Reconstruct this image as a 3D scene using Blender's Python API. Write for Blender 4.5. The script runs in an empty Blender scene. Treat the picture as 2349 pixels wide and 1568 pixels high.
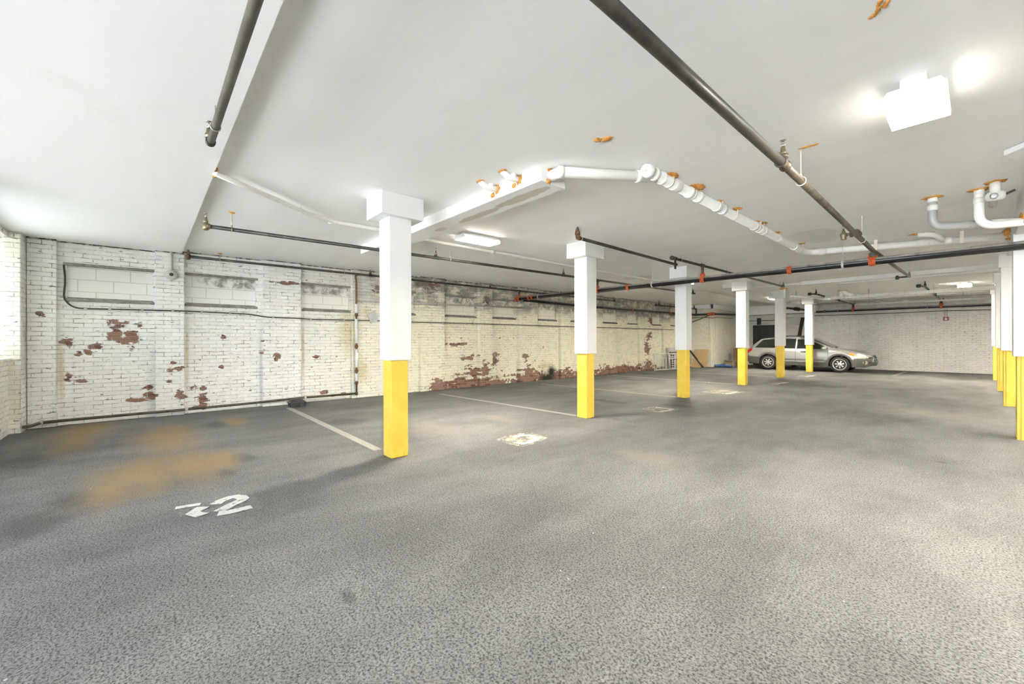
import bpy, bmesh, math, random
from mathutils import Vector, Matrix, noise as mnoise
random.seed(7)
SC = bpy.context.scene
COL = SC.collection
V = Vector
PI = math.pi

# ------------------------------------------------------------------ camera model (1 px of the 2349x1568 frame)
FPX, CX, CY, CAMH = 944.6, 1174.5, 784.0, 1.3
YAW = math.atan(1065.5 / 944.6)
CS, SN = math.cos(YAW), math.sin(YAW)
ROLL, HO = 0.0025, -4.0


def ray(px, py):
    dx, dy = px - CX, py - CY
    u = (dx - ROLL * dy) / FPX
    v = (HO - (dy + ROLL * dx)) / FPX
    return V((u * CS - SN, u * SN + CS, v))


def on_z(px, py, z):
    r = ray(px, py)
    t = (z - CAMH) / r.z
    return V((r.x * t, r.y * t, z))


def on_x(px, py, x):
    r = ray(px, py)
    t = x / r.x
    return V((x, r.y * t, CAMH + r.z * t))


def on_y(px, py, y):
    r = ray(px, py)
    t = y / r.y
    return V((r.x * t, y, CAMH + r.z * t))


def ceil_z(y):
    return 2.895 + 0.0035 * y


def on_c(px, py, drop):
    z = 2.9
    for _ in range(6):
        p = on_z(px, py, z)
        z = ceil_z(p.y) - drop
    return p


def on_f(px, py):
    return on_z(px, py, 0.0)


# ------------------------------------------------------------------ materials
class NT:
    def __init__(s, name):
        s.m = bpy.data.materials.new(name)
        s.m.use_nodes = True
        s.t = s.m.node_tree
        s.t.nodes.clear()
        s.out = s.n('ShaderNodeOutputMaterial')

    def n(s, typ, **kw):
        nd = s.t.nodes.new(typ)
        for k, v in kw.items():
            setattr(nd, k, v)
        return nd

    def put(s, sock, val):
        if hasattr(val, 'is_linked') or isinstance(val, bpy.types.NodeSocket):
            s.t.links.new(val, sock)
        else:
            if isinstance(val, tuple) and len(val) == 3 and sock.type == 'RGBA':
                val = val + (1.0,)
            sock.default_value = val

    def math(s, op, a, b=0.0, clamp=False):
        nd = s.n('ShaderNodeMath', operation=op, use_clamp=clamp)
        s.put(nd.inputs[0], a)
        s.put(nd.inputs[1], b)
        return nd.outputs[0]

    def vmath(s, op, a, b):
        nd = s.n('ShaderNodeVectorMath', operation=op)
        s.put(nd.inputs[0], a)
        s.put(nd.inputs[1], b)
        return nd.outputs[1] if op in ('LENGTH', 'DISTANCE', 'DOT_PRODUCT') else nd.outputs[0]

    def mix(s, f, a, b, blend='MIX'):
        nd = s.n('ShaderNodeMix', data_type='RGBA', blend_type=blend)
        s.put(nd.inputs[0], f)
        s.put(nd.inputs[6], a)
        s.put(nd.inputs[7], b)
        return nd.outputs[2]

    def noise(s, vec, scale, detail=3.0, rough=0.55, col=False):
        nd = s.n('ShaderNodeTexNoise')
        s.put(nd.inputs['Vector'], vec)
        nd.inputs['Scale'].default_value = scale
        nd.inputs['Detail'].default_value = detail
        nd.inputs['Roughness'].default_value = rough
        return nd.outputs[1] if col else nd.outputs[0]

    def ramp(s, f, lo, hi, a=0.0, b=1.0):
        nd = s.n('ShaderNodeMapRange', interpolation_type='SMOOTHSTEP')
        s.put(nd.inputs[0], f)
        for i, v in enumerate((lo, hi, a, b)):
            s.put(nd.inputs[1 + i], v)
        return nd.outputs[0]

    def obj(s):
        return s.n('ShaderNodeTexCoord').outputs['Object']

    def uv(s):
        return s.n('ShaderNodeTexCoord').outputs['UV']

    def geo(s):
        return s.n('ShaderNodeNewGeometry').outputs['Position']

    def sep(s, v):
        nd = s.n('ShaderNodeSeparateXYZ')
        s.put(nd.inputs[0], v)
        return nd.outputs

    def blob(s, uv, items):
        """max over ellipses of 1 - |(uv-c)/r|"""
        res = None
        for (a, b, ra, rb) in items:
            d = s.vmath('SUBTRACT', uv, (a, b, 0.0))
            d = s.vmath('MULTIPLY', d, (1 / ra, 1 / rb, 0.0))
            l = s.math('SUBTRACT', 1.0, s.vmath('LENGTH', d, (0, 0, 0)))
            res = l if res is None else s.math('MAXIMUM', res, l)
        return res

    def finish(s, color, rough=0.6, metal=0.0, bump=None, strength=0.3, dist=0.01, spec=0.5, coat=0.0, emit=None, estr=0.0, alpha=None, trans=0.0):
        b = s.n('ShaderNodeBsdfPrincipled')
        s.put(b.inputs['Base Color'], color)
        s.put(b.inputs['Roughness'], rough)
        s.put(b.inputs['Metallic'], metal)
        s.put(b.inputs['Specular IOR Level'], spec)
        s.put(b.inputs['Coat Weight'], coat)
        if trans:
            s.put(b.inputs['Transmission Weight'], trans)
        if emit is not None:
            s.put(b.inputs['Emission Color'], emit)
            s.put(b.inputs['Emission Strength'], estr)
        if alpha is not None:
            s.put(b.inputs['Alpha'], alpha)
        if bump is not None:
            nd = s.n('ShaderNodeBump')
            nd.inputs['Strength'].default_value = strength
            nd.inputs['Distance'].default_value = dist
            s.put(nd.inputs['Height'], bump)
            s.t.links.new(nd.outputs[0], b.inputs['Normal'])
        s.t.links.new(b.outputs[0], s.out.inputs[0])
        return s.m


def plain(name, col, rough=0.5, metal=0.0, var=0.12, scale=14.0, bump=0.15, spec=0.5, coat=0.0):
    t = NT(name)
    p = t.geo()
    n1 = t.noise(p, scale, 4.0)
    f = t.ramp(n1, 0.3, 0.7, 1.0 - var, 1.0 + var)
    c = t.mix(1.0, col, t.n('ShaderNodeRGB').outputs[0], 'MIX') if False else None
    mul = t.n('ShaderNodeVectorMath', operation='SCALE')
    t.put(mul.inputs[0], col)
    t.put(mul.inputs['Scale'], f)
    return t.finish(mul.outputs[0], rough, metal, t.noise(p, scale * 6, 3.0), bump, 0.004, spec, coat)


def two_tone(name, ca, cb, lo, hi, scale, rough=0.6, metal=0.0, stretch=(1, 1, 1), bump=0.3, spec=0.5, third=None):
    t = NT(name)
    p = t.vmath('MULTIPLY', t.geo(), stretch)
    f = t.ramp(t.noise(p, scale, 6.0, 0.65), lo, hi)
    c = t.mix(f, ca, cb)
    if third:
        c = t.mix(t.ramp(t.noise(p, third[1], 5.0, 0.7), third[2], third[3]), c, third[0])
    return t.finish(c, rough, metal, t.noise(p, scale * 5, 4.0), bump, 0.004, spec)


def brick_material(name, paint, cream, patches=(), peel=0.62, stain=(), grime=None, soot=(), base=None, creamspan=None, crack=1.0, bw=0.215, rh=0.069, along_y=False):
    t = NT(name)
    uv = t.uv()
    if along_y:
        q_ = t.sep(t.geo())
        cc = t.n('ShaderNodeCombineXYZ')
        t.put(cc.inputs[0], q_[1])
        t.put(cc.inputs[1], q_[2])
        uv = cc.outputs[0]
    wob = t.vmath('SCALE', t.vmath('SUBTRACT', t.noise(uv, 5.0, 2.0, col=True), (0.5, 0.5, 0.5)), (0, 0, 0))
    wnd = t.n('ShaderNodeVectorMath', operation='SCALE')
    t.put(wnd.inputs[0], t.vmath('SUBTRACT', t.noise(uv, 6.0, 3.0, col=True), (0.5, 0.5, 0.5)))
    wnd.inputs['Scale'].default_value = 0.022
    wuv = t.vmath('ADD', uv, wnd.outputs[0])
    bt = t.n('ShaderNodeTexBrick')
    t.put(bt.inputs['Vector'], wuv)
    bt.inputs['Color1'].default_value = (0, 0, 0, 1)
    bt.inputs['Color2'].default_value = (1, 1, 1, 1)
    bt.inputs['Mortar'].default_value = (0.5, 0.5, 0.5, 1)
    bt.inputs['Scale'].default_value = 1.0
    bt.inputs['Mortar Size'].default_value = 0.0065
    bt.inputs['Mortar Smooth'].default_value = 0.45
    bt.inputs['Brick Width'].default_value = bw
    bt.inputs['Row Height'].default_value = rh
    mort = bt.outputs['Fac']
    rnd = t.sep(bt.outputs['Color'])[0]
    nb = t.noise(uv, 1.3, 4.0)
    n2 = t.noise(uv, 9.0, 5.0, 0.65)
    n3 = t.noise(uv, 34.0, 4.0, 0.6)
    n4 = t.noise(t.vmath('MULTIPLY', uv, (0.8, 1.7, 1.0)), 5.5, 5.0, 0.7)
    # paint tone
    cf = t.ramp(nb, 0.35, 0.65)
    if creamspan:
        u = t.sep(uv)[0]
        cf = t.math('MULTIPLY_ADD', t.ramp(u, creamspan[0], creamspan[1]), 1.0)
        sp = t.ramp(u, creamspan[0], creamspan[1])
        cf = t.math('ADD', t.math('MULTIPLY', sp, 0.75), t.math('MULTIPLY', t.ramp(n2, 0.35, 0.7), 0.25), True)
        cf = t.math('MULTIPLY', cf, t.ramp(u, creamspan[0] - 2.5, creamspan[1]), True)
    col = t.mix(cf, paint, cream)
    tone = t.n('ShaderNodeVectorMath', operation='SCALE')
    t.put(tone.inputs[0], col)
    t.put(tone.inputs['Scale'], t.math('ADD', t.math('MULTIPLY', t.math('SUBTRACT', rnd, 0.5), 0.08), t.ramp(n2, 0.2, 0.8, 0.93, 1.05)))
    col = tone.outputs[0]
    # ochre weeping stains
    if stain:
        st = t.blob(uv, stain)
        sf = t.ramp(t.math('ADD', st, t.math('MULTIPLY', t.math('SUBTRACT', n2, 0.5), 1.1)), 0.15, 1.0)
        col = t.mix(t.math('MULTIPLY', sf, 0.6), col, (0.55, 0.43, 0.19))
    # joints that lost their paint
    ck = t.math('MULTIPLY', t.ramp(mort, 0.25, 0.75), t.ramp(t.noise(uv, 5.2, 6.0, 0.75), 0.47, 0.62))
    col = t.mix(t.math('MULTIPLY', ck, 0.72 * crack), col, (0.17, 0.145, 0.11))
    # small dark chips
    ch = t.ramp(t.noise(t.vmath('MULTIPLY', uv, (0.6, 1.5, 1)), 13.0, 3.0, 0.6), 0.655, 0.685)
    col = t.mix(t.math('MULTIPLY', ch, 0.78 * crack), col, (0.10, 0.08, 0.065))
    # peeled patches showing red brick
    red = t.mix(t.ramp(n2, 0.35, 0.65), (0.235, 0.095, 0.062), (0.13, 0.062, 0.048))
    red = t.mix(t.ramp(rnd, 0.1, 0.9), red, (0.30, 0.17, 0.12))
    red = t.mix(t.math('MULTIPLY', t.ramp(mort, 0.3, 0.7), 0.8), red, (0.36, 0.31, 0.26))
    pk = t.math('ADD', t.math('MULTIPLY', t.math('SUBTRACT', n2, 0.5), 1.5), t.math('MULTIPLY', t.math('SUBTRACT', rnd, 0.5), 0.55))
    pv = t.math('SUBTRACT', pk, peel)
    if patches:
        pv = t.math('MAXIMUM', pv, t.math('ADD', t.math('SUBTRACT', t.math('MULTIPLY', t.math('MAXIMUM', t.blob(uv, [(a_, b_, c_ * 1.5, d_ * 1.5) for a_, b_, c_, d_ in patches]), -0.2), 1.1), 0.62), t.math('ADD', t.math('MULTIPLY', t.math('SUBTRACT', rnd, 0.5), 0.42), t.math('ADD', t.math('MULTIPLY', t.math('SUBTRACT', n2, 0.5), 1.2), t.math('MULTIPLY', t.math('SUBTRACT', n4, 0.5), 2.4)))))
    if base:
        u, v = t.sep(uv)[0], t.sep(uv)[1]
        bb = t.math('MULTIPLY', t.ramp(v, 0.02, base[2], 1.0, 0.0), t.math('MULTIPLY', t.ramp(u, base[0], base[0] + 0.8), t.ramp(u, base[1] - 1.0, base[1], 1.0, 0.0)))
        bb = t.math('ADD', t.math('SUBTRACT', t.math('MULTIPLY', bb, 0.80), 0.52), t.math('ADD', t.math('MULTIPLY', pk, 0.75), t.math('ADD', t.math('MULTIPLY', t.math('SUBTRACT', nb, 0.5), 1.5), t.math('MULTIPLY', t.math('SUBTRACT', n4, 0.5), 0.9))))
        pv = t.math('MAXIMUM', pv, bb)
    pf = t.ramp(pv, 0.0, 0.05)
    edge = t.ramp(pv, -0.10, 0.0)
    col = t.mix(t.math('MULTIPLY', edge, 0.22), col, (0.35, 0.33, 0.29))
    col = t.mix(pf, col, red)
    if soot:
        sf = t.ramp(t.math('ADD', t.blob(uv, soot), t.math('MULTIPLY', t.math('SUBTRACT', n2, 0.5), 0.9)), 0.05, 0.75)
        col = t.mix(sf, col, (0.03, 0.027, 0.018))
    if grime:
        u, v = t.sep(uv)[0], t.sep(uv)[1]
        gf = t.math('MULTIPLY', t.ramp(v, grime[0], grime[1]), t.ramp(u, grime[2], grime[3]))
        gf = t.math('MULTIPLY', gf, t.ramp(t.noise(t.vmath('MULTIPLY', uv, (1.0, 1.6, 1.0)), 2.2, 6.0, 0.74), 0.36, 0.58))
        col = t.mix(t.math('MULTIPLY', gf, 0.78), col, (0.19, 0.17, 0.165))
    h = t.math('ADD', t.math('SUBTRACT', t.math('MULTIPLY', n3, 0.35), mort), t.math('MULTIPLY', pf, -0.5))
    h = t.math('ADD', h, t.math('MULTIPLY', rnd, 0.25))
    return t.finish(col, 0.7, 0.0, h, 0.9, 0.014, 0.3)


MAT = {}


def make_materials(patches, stain, soot):
    white, cream = (0.87, 0.865, 0.845), (0.84, 0.785, 0.60)
    MAT['brick_left'] = brick_material('painted brick left', white, cream, patches, 0.64, stain, (2.0, 2.3, 2.2, 5.5), soot, (4.9, 17.6, 0.62), (1.6, 5.0), along_y=True)
    MAT['brick_front'] = brick_material('painted brick front', (0.85, 0.835, 0.79), (0.80, 0.77, 0.66), (), 0.70)
    MAT['brick_back'] = brick_material('painted brick back', (0.76, 0.745, 0.72), (0.71, 0.69, 0.65), (), 0.95, crack=0.75)
    MAT['brick_bump'] = brick_material('painted brick corner', (0.78, 0.75, 0.64), (0.76, 0.71, 0.58), (), 0.95, ((-8.42 + 0.0, 1.9, 0.06, 1.2), (20.36, 1.9, 0.06, 1.3)), crack=0.6)
    # block infill
    t = NT('painted block infill')
    uv = t.uv()
    bt = t.n('ShaderNodeTexBrick')
    t.put(bt.inputs['Vector'], uv)
    bt.inputs['Scale'].default_value = 1.0
    bt.inputs['Mortar Size'].default_value = 0.006
    bt.inputs['Mortar Smooth'].default_value = 0.3
    bt.inputs['Brick Width'].default_value = 0.41
    bt.inputs['Row Height'].default_value = 0.19
    bt.inputs['Color1'].default_value = (0, 0, 0, 1)
    bt.inputs['Color2'].default_value = (1, 1, 1, 1)
    u, v = t.sep(uv)[0], t.sep(uv)[1]
    n2 = t.noise(uv, 7.0, 6.0, 0.7)
    col = t.mix(t.ramp(u, 1.5, 5.0), (0.85, 0.845, 0.825), (0.80, 0.765, 0.66))
    mold = t.math('MULTIPLY', t.math('MULTIPLY', t.ramp(v, 2.28, 2.33), t.ramp(u, 0.6, 0.9)), t.ramp(n2, 0.40, 0.62))
    col = t.mix(t.math('MULTIPLY', mold, 0.8), col, (0.16, 0.145, 0.12))
    col = t.mix(t.math('MULTIPLY', t.ramp(bt.outputs['Fac'], 0.3, 0.8), 0.45), col, (0.3, 0.28, 0.24))
    MAT['block'] = t.finish(col, 0.7, 0, t.math('SUBTRACT', t.math('MULTIPLY', t.noise(uv, 60, 3), 0.3), bt.outputs['Fac']), 0.4, 0.01, 0.3)
    MAT['cement'] = two_tone('bare cement ledge', (0.30, 0.285, 0.255), (0.19, 0.18, 0.16), 0.4, 0.65, 9.0, 0.9, bump=0.5)

    # ceiling paint with faint formwork seams running across the garage
    t = NT('white ceiling paint')
    p = t.geo()
    xyz = t.sep(p)
    q = t.math('PINGPONG', t.math('ADD', xyz[1], t.math('MULTIPLY', t.noise(p, 0.6, 2.0), 0.03)), 0.62)
    seam = t.ramp(q, 0.0, 0.012, 1.0, 0.0)
    st = t.noise(t.vmath('MULTIPLY', p, (0.22, 2.2, 1.0)), 1.3, 4.0, 0.5)
    col = t.mix(t.ramp(st, 0.3, 0.7), (0.895, 0.892, 0.885), (0.925, 0.922, 0.917))
    col = t.mix(t.math('MULTIPLY', t.ramp(t.noise(p, 0.9, 5.0, 0.6), 0.60, 0.72), 0.10), col, (0.60, 0.55, 0.45))
    patch = t.blob(p, ((-1.65, 7.9, 0.45, 0.7), (-5.9, 9.6, 0.5, 0.35)))
    col = t.mix(t.math('MULTIPLY', t.ramp(t.math('ADD', patch, t.math('MULTIPLY', t.math('SUBTRACT', st, 0.5), 0.8)), 0.15, 0.35), 0.30), col, (0.52, 0.49, 0.42))
    h = t.math('ADD', t.math('MULTIPLY', st, 0.5), t.math('MULTIPLY', t.noise(p, 40, 3), 0.12))
    h = t.math('ADD', h, t.math('MULTIPLY', t.math('MULTIPLY', seam, t.ramp(st, 0.4, 0.7)), 0.16))
    MAT['ceiling'] = t.finish(col, 0.65, 0, h, 0.18, 0.012, 0.3)

    # asphalt
    t = NT('asphalt')
    p = t.geo()
    vo = t.n('ShaderNodeTexVoronoi')
    t.put(vo.inputs['Vector'], p)
    vo.inputs['Scale'].default_value = 75.0
    cellr = t.sep(vo.outputs['Color'])[0]
    vo2 = t.n('ShaderNodeTexVoronoi')
    t.put(vo2.inputs['Vector'], p)
    vo2.inputs['Scale'].default_value = 190.0
    cell2 = t.sep(vo2.outputs['Color'])[1]
    big = t.noise(p, 0.35, 5.0, 0.6)
    mid = t.noise(t.vmath('MULTIPLY', p, (1.0, 0.45, 1.0)), 1.1, 5.0, 0.65)
    fine = t.noise(p, 28.0, 4.0, 0.7)
    pit = t.ramp(t.noise(p, 88.0, 3.0, 0.62), 0.34, 0.58)
    g = t.math('ADD', 0.070, t.math('MULTIPLY', pit, 0.132))
    g = t.math('ADD', g, t.math('MULTIPLY', t.math('SUBTRACT', cell2, 0.5), 0.05))
    g = t.math('ADD', g, t.math('MULTIPLY', t.math('SUBTRACT', fine, 0.5), 0.09))
    g = t.math('MULTIPLY', g, t.ramp(mid, 0.28, 0.72, 0.76, 1.22))
    g = t.math('MULTIPLY', g, t.ramp(big, 0.3, 0.7, 0.88, 1.12))
    cmb = t.n('ShaderNodeCombineXYZ')
    t.put(cmb.inputs[0], t.math('MULTIPLY', g, 1.0))
    t.put(cmb.inputs[1], t.math('MULTIPLY', g, 0.985))
    t.put(cmb.inputs[2], t.math('MULTIPLY', g, 0.955))
    col = cmb.outputs[0]
    # oil and damp marks
    oil = t.blob(p, FLOOR_OIL)
    wn = t.math('MULTIPLY', t.math('SUBTRACT', t.noise(p, 1.6, 5.0, 0.65), 0.5), 1.3)
    of = t.ramp(t.math('ADD', oil, wn), 0.15, 0.75)
    col = t.mix(t.math('MULTIPLY', of, 0.55), col, t.mix(0.85, col, (0.05, 0.048, 0.046)))
    # rust wash near the left wall
    ru = t.blob(p, FLOOR_RUST)
    rf = t.ramp(t.math('ADD', ru, t.math('MULTIPLY', t.math('SUBTRACT', t.noise(t.vmath('MULTIPLY', p, (0.6, 1.3, 1)), 1.3, 6.0, 0.7), 0.5), 1.5)), -0.12, 1.0)
    rc = t.n('ShaderNodeMix', data_type='RGBA', blend_type='MIX')
    tint = t.mix(1.0, col, (0.95, 0.62, 0.28), 'MULTIPLY')
    tint = t.mix(0.66, tint, (0.37, 0.255, 0.12))
    col = t.mix(t.math('MULTIPLY', rf, 0.8), col, tint)
    # pale dust
    du = t.blob(p, FLOOR_DUST)
    df = t.ramp(t.math('ADD', du, wn), 0.15, 0.9)
    col = t.mix(t.math('MULTIPLY', df, 0.30), col, (0.30, 0.27, 0.20))
    # scattered white flecks
    fl = t.ramp(t.noise(p, 26.0, 1.0, 0.4), 0.80, 0.815)
    col = t.mix(t.math('MULTIPLY', fl, 0.5), col, (0.66, 0.65, 0.62))
    h = t.math('ADD', t.math('MULTIPLY', cell2, 0.3), t.math('MULTIPLY', pit, 0.9))
    MAT['asphalt'] = t.finish(col, 0.88, 0, h, 0.5, 0.006, 0.22)

    MAT['concrete'] = plain('pale concrete', (0.66, 0.65, 0.63), 0.85, 0, 0.06, 2)  # kept pale so the added pavement throws more light indoors
    MAT['white_paint'] = plain('white post paint', (0.71, 0.708, 0.70), 0.45, var=0.02, scale=5, bump=0.08)
    t = NT('box beam paint')
    p = t.geo()
    nz = t.sep(t.n('ShaderNodeNewGeometry').outputs['Normal'])[2]
    pk = t.math('ADD', t.blob(p, ((-3.15, 2.90, 0.55, 0.09), (-3.9, 2.93, 0.55, 0.07), (-4.72, 2.92, 0.16, 0.06))), t.math('MULTIPLY', t.math('SUBTRACT', t.noise(p, 5, 5, 0.65), 0.5), 1.0))
    bf = t.math('MULTIPLY', t.ramp(pk, 0.2, 0.25), t.ramp(nz, -0.9, -0.8, 1.0, 0.0))
    col = t.mix(bf, (0.83, 0.825, 0.81), (0.55, 0.50, 0.42))
    MAT['beam_paint'] = t.finish(col, 0.5, 0, bf, 0.2, 0.003)
    # yellow with chipped edges
    t = NT('yellow safety paint')
    p = t.geo()
    n1 = t.noise(p, 6.0, 5.0, 0.6)
    ny = t.noise(t.vmath('MULTIPLY', p, (9.0, 9.0, 1.0)), 2.2, 4.0, 0.6)
    col = t.mix(t.ramp(n1, 0.3, 0.7), (0.70, 0.475, 0.045), (0.76, 0.545, 0.08))
    chip = t.ramp(t.math('ADD', t.noise(p, 7.5, 4.0, 0.55), t.math('MULTIPLY', t.sep(p)[2], -0.02)), 0.735, 0.75)
    col = t.mix(chip, col, (0.86, 0.83, 0.70))
    foot = t.math('MULTIPLY', t.ramp(t.sep(p)[2], 0.0, 0.16, 1.0, 0.0), t.ramp(ny, 0.5, 0.62))
    col = t.mix(t.math('MULTIPLY', foot, 0.6), col, (0.36, 0.26, 0.08))
    MAT['yellow'] = t.finish(col, 0.5, 0, t.math('ADD', t.math('MULTIPLY', ny, 0.6), t.math('MULTIPLY', chip, -0.6)), 0.35, 0.006)

    MAT['pipe_brown'] = two_tone('weathered steel pipe', (0.060, 0.046, 0.031), (0.125, 0.105, 0.076), 0.35, 0.7, 7.0, 0.5, 0.12, bump=0.25, third=((0.62, 0.60, 0.55), 34.0, 0.72, 0.76))
    MAT['pipe_dark'] = two_tone('dark oiled pipe', (0.026, 0.023, 0.018), (0.065, 0.057, 0.043), 0.4, 0.7, 6.0, 0.42, 0.1, bump=0.2, third=((0.6, 0.58, 0.5), 30.0, 0.73, 0.77))
    # glossy black main, dust lying on its upper half
    t = NT('black fire main')
    p = t.geo()
    nz = t.sep(t.n('ShaderNodeNewGeometry').outputs['Normal'])[2]
    dust = t.math('MULTIPLY', t.ramp(nz, 0.05, 0.55), t.ramp(t.noise(p, 9.0, 5.0), 0.15, 0.5))
    col = t.mix(dust, (0.012, 0.012, 0.013), (0.30, 0.285, 0.265))
    flake = t.math('MULTIPLY', t.ramp(nz, -0.1, 0.3), t.ramp(t.noise(p, 3.0, 3.0), 0.70, 0.72))
    col = t.mix(flake, col, (0.62, 0.60, 0.56))
    MAT['main'] = t.finish(col, t.math('ADD', 0.22, t.math('MULTIPLY', dust, 0.6)), 0.1, t.noise(p, 60, 3), 0.1, 0.003, 0.5)
    MAT['orange'] = plain('orange grooved coupling', (0.52, 0.085, 0.018), 0.4, 0, 0.15, 25)
    MAT['foam'] = two_tone('orange sealing foam', (0.72, 0.36, 0.08), (0.48, 0.19, 0.03), 0.38, 0.65, 30.0, 0.8, bump=0.8)
    MAT['pvc'] = plain('white pvc', (0.84, 0.83, 0.80), 0.3, 0, 0.03, 6, 0.05)
    MAT['pvc_aged'] = two_tone('paint spattered pvc', (0.80, 0.78, 0.74), (0.66, 0.62, 0.55), 0.5, 0.75, 9.0, 0.45, bump=0.3)
    MAT['pvc_gray'] = plain('grey conduit', (0.36, 0.365, 0.355), 0.35, 0, 0.06, 8, 0.05)
    MAT['strap'] = plain('buff hanger strap', (0.74, 0.66, 0.55), 0.5, 0, 0.08, 20)
    MAT['galv'] = plain('galvanised hanger', (0.50, 0.49, 0.46), 0.35, 0.6, 0.15, 30)
    MAT['rod_rust'] = two_tone('rusty hanger rod', (0.50, 0.36, 0.24), (0.55, 0.50, 0.44), 0.4, 0.6, 20, 0.6, 0.2)
    MAT['brass'] = plain('dull bronze sprinkler', (0.26, 0.215, 0.13), 0.4, 0.7, 0.2, 40)
    MAT['chrome'] = plain('bright sprinkler metal', (0.66, 0.63, 0.56), 0.25, 0.85, 0.1, 40)
    MAT['cable'] = plain('dark wall cable', (0.055, 0.05, 0.04), 0.6, 0, 0.2, 18)
    MAT['rust'] = two_tone('rusty fitting', (0.12, 0.055, 0.03), (0.24, 0.13, 0.06), 0.4, 0.65, 16, 0.75, 0.2, bump=0.6)
    MAT['duct'] = plain('painted grey conduit on wall', (0.42, 0.40, 0.35), 0.5, 0, 0.12, 8)
    MAT['plastic'] = two_tone('black moulded plastic', (0.035, 0.036, 0.038), (0.075, 0.077, 0.08), 0.4, 0.7, 14, 0.5)
    MAT['lamp_body'] = plain('white lamp housing', (0.86, 0.86, 0.85), 0.4, 0, 0.02, 9, 0.03)
    for key, col, st in (('lens', (1.0, 0.935, 0.80), LENS), ('lens_far', (1.0, 0.925, 0.77), LENS * 1.0), ('lens_added', (1.0, 0.935, 0.80), LENS * 2.4), ('lens_edge', (1.0, 0.94, 0.82), LENS * 0.045)):  # the brightest lens serves two of the added, unseen lamps
        t = NT('lit lamp lens ' + key)
        e = t.n('ShaderNodeEmission')
        e.inputs[0].default_value = col + (1,)
        n = t.noise(t.geo(), 30.0, 2.0)
        t.put(e.inputs[1], t.ramp(n, 0.2, 0.8, st * 0.97, st * 1.03))
        t.t.links.new(e.outputs[0], t.out.inputs[0])
        MAT[key] = t.m
    # worn road paint
    for key, col, lo, hi, sc in (('mark_line', (0.40, 0.38, 0.33), 0.26, 0.40, 9.0), ('mark_patch', (0.34, 0.335, 0.32), 0.40, 0.58, 7.0), ('mark_digit', (0.68, 0.675, 0.65), 0.28, 0.44, 16.0), ('mark_warm', (0.46, 0.425, 0.32), 0.40, 0.56, 6.0)):
        t = NT('worn road paint ' + key)
        p = t.geo()
        n = t.noise(p, sc, 6.0, 0.75)
        vo = t.n('ShaderNodeTexVoronoi')
        t.put(vo.inputs['Vector'], p)
        vo.inputs['Scale'].default_value = 75.0
        a = t.ramp(t.math('ADD', n, t.math('MULTIPLY', t.math('SUBTRACT', t.sep(vo.outputs['Color'])[0], 0.5), 0.16)), lo, hi)
        c = t.mix(t.noise(p, 26.0, 3.0), tuple(x * 0.85 for x in col), tuple(min(1, x * 1.12) for x in col))
        MAT[key] = t.finish(c, 0.8, 0, n, 0.2, 0.004, 0.3, alpha=t.math('MULTIPLY', a, {'mark_line': 0.85, 'mark_patch': 0.6, 'mark_digit': 0.85, 'mark_warm': 0.8}[key]))
    # car
    MAT['car_paint'] = plain('silver car paint', (0.55, 0.545, 0.53), 0.25, 0.6, 0.02, 60, 0.01, coat=0.6)
    MAT['car_clad'] = plain('grey car cladding', (0.13, 0.125, 0.115), 0.40, 0.3, 0.03, 60, 0.01)
    MAT['car_glass'] = plain('dark car glass', (0.012, 0.016, 0.013), 0.04, 0.0, 0.1, 3, 0.0, spec=0.8)
    MAT['car_screen'] = plain('grey windscreen glass', (0.10, 0.115, 0.10), 0.05, 0.0, 0.1, 3, 0.0, spec=1.0)
    MAT['tyre'] = plain('tyre rubber', (0.022, 0.021, 0.020), 0.75, 0, 0.15, 20)
    MAT['alloy'] = plain('alloy wheel', (0.66, 0.65, 0.62), 0.28, 0.7, 0.03, 20, 0.0)
    MAT['black_trim'] = plain('black trim', (0.02, 0.02, 0.02), 0.45, 0, 0.1, 20)
    MAT['tail'] = plain('red tail lamp', (0.42, 0.012, 0.012), 0.12, 0, 0.05, 20, 0.0, coat=1.0)
    MAT['headlamp'] = plain('clear headlamp', (0.62, 0.58, 0.42), 0.12, 0.35, 0.2, 25, 0.0, coat=1.0)
    MAT['amber'] = plain('amber indicator', (0.75, 0.30, 0.03), 0.15, 0, 0.05, 20, 0.0, coat=1.0)
    # clutter
    MAT['plywood'] = two_tone('plywood', (0.56, 0.40, 0.20), (0.47, 0.32, 0.15), 0.35, 0.7, 3.0, 0.65, stretch=(6, 6, 0.7))
    MAT['wood_brown'] = two_tone('brown board', (0.22, 0.11, 0.045), (0.32, 0.17, 0.07), 0.35, 0.7, 3.0, 0.6, stretch=(8, 8, 0.7))
    MAT['board_white'] = two_tone('white painted boarding', (0.60, 0.585, 0.55), (0.50, 0.48, 0.45), 0.35, 0.7, 2.0, 0.6, stretch=(1, 1, 6))
    MAT['board_dark'] = two_tone('dark stained board', (0.028, 0.022, 0.018), (0.06, 0.045, 0.035), 0.35, 0.7, 4.0, 0.6, stretch=(6, 6, 1))
    MAT['door_dark'] = two_tone('dark green door boards', (0.012, 0.016, 0.013), (0.035, 0.04, 0.034), 0.4, 0.75, 4.0, 0.5, stretch=(8, 8, 0.8))
    MAT['blue'] = two_tone('blue plastic sheet', (0.02, 0.10, 0.30), (0.10, 0.20, 0.38), 0.35, 0.7, 12, 0.4)
    MAT['card'] = two_tone('brown cardboard', (0.40, 0.29, 0.17), (0.50, 0.42, 0.30), 0.35, 0.7, 9, 0.8)
    MAT['rail_white'] = plain('white painted metal', (0.74, 0.72, 0.66), 0.45, 0.1, 0.08, 12)
    MAT['red'] = plain('red alarm body', (0.30, 0.03, 0.03), 0.35, 0, 0.08, 20)
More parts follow.
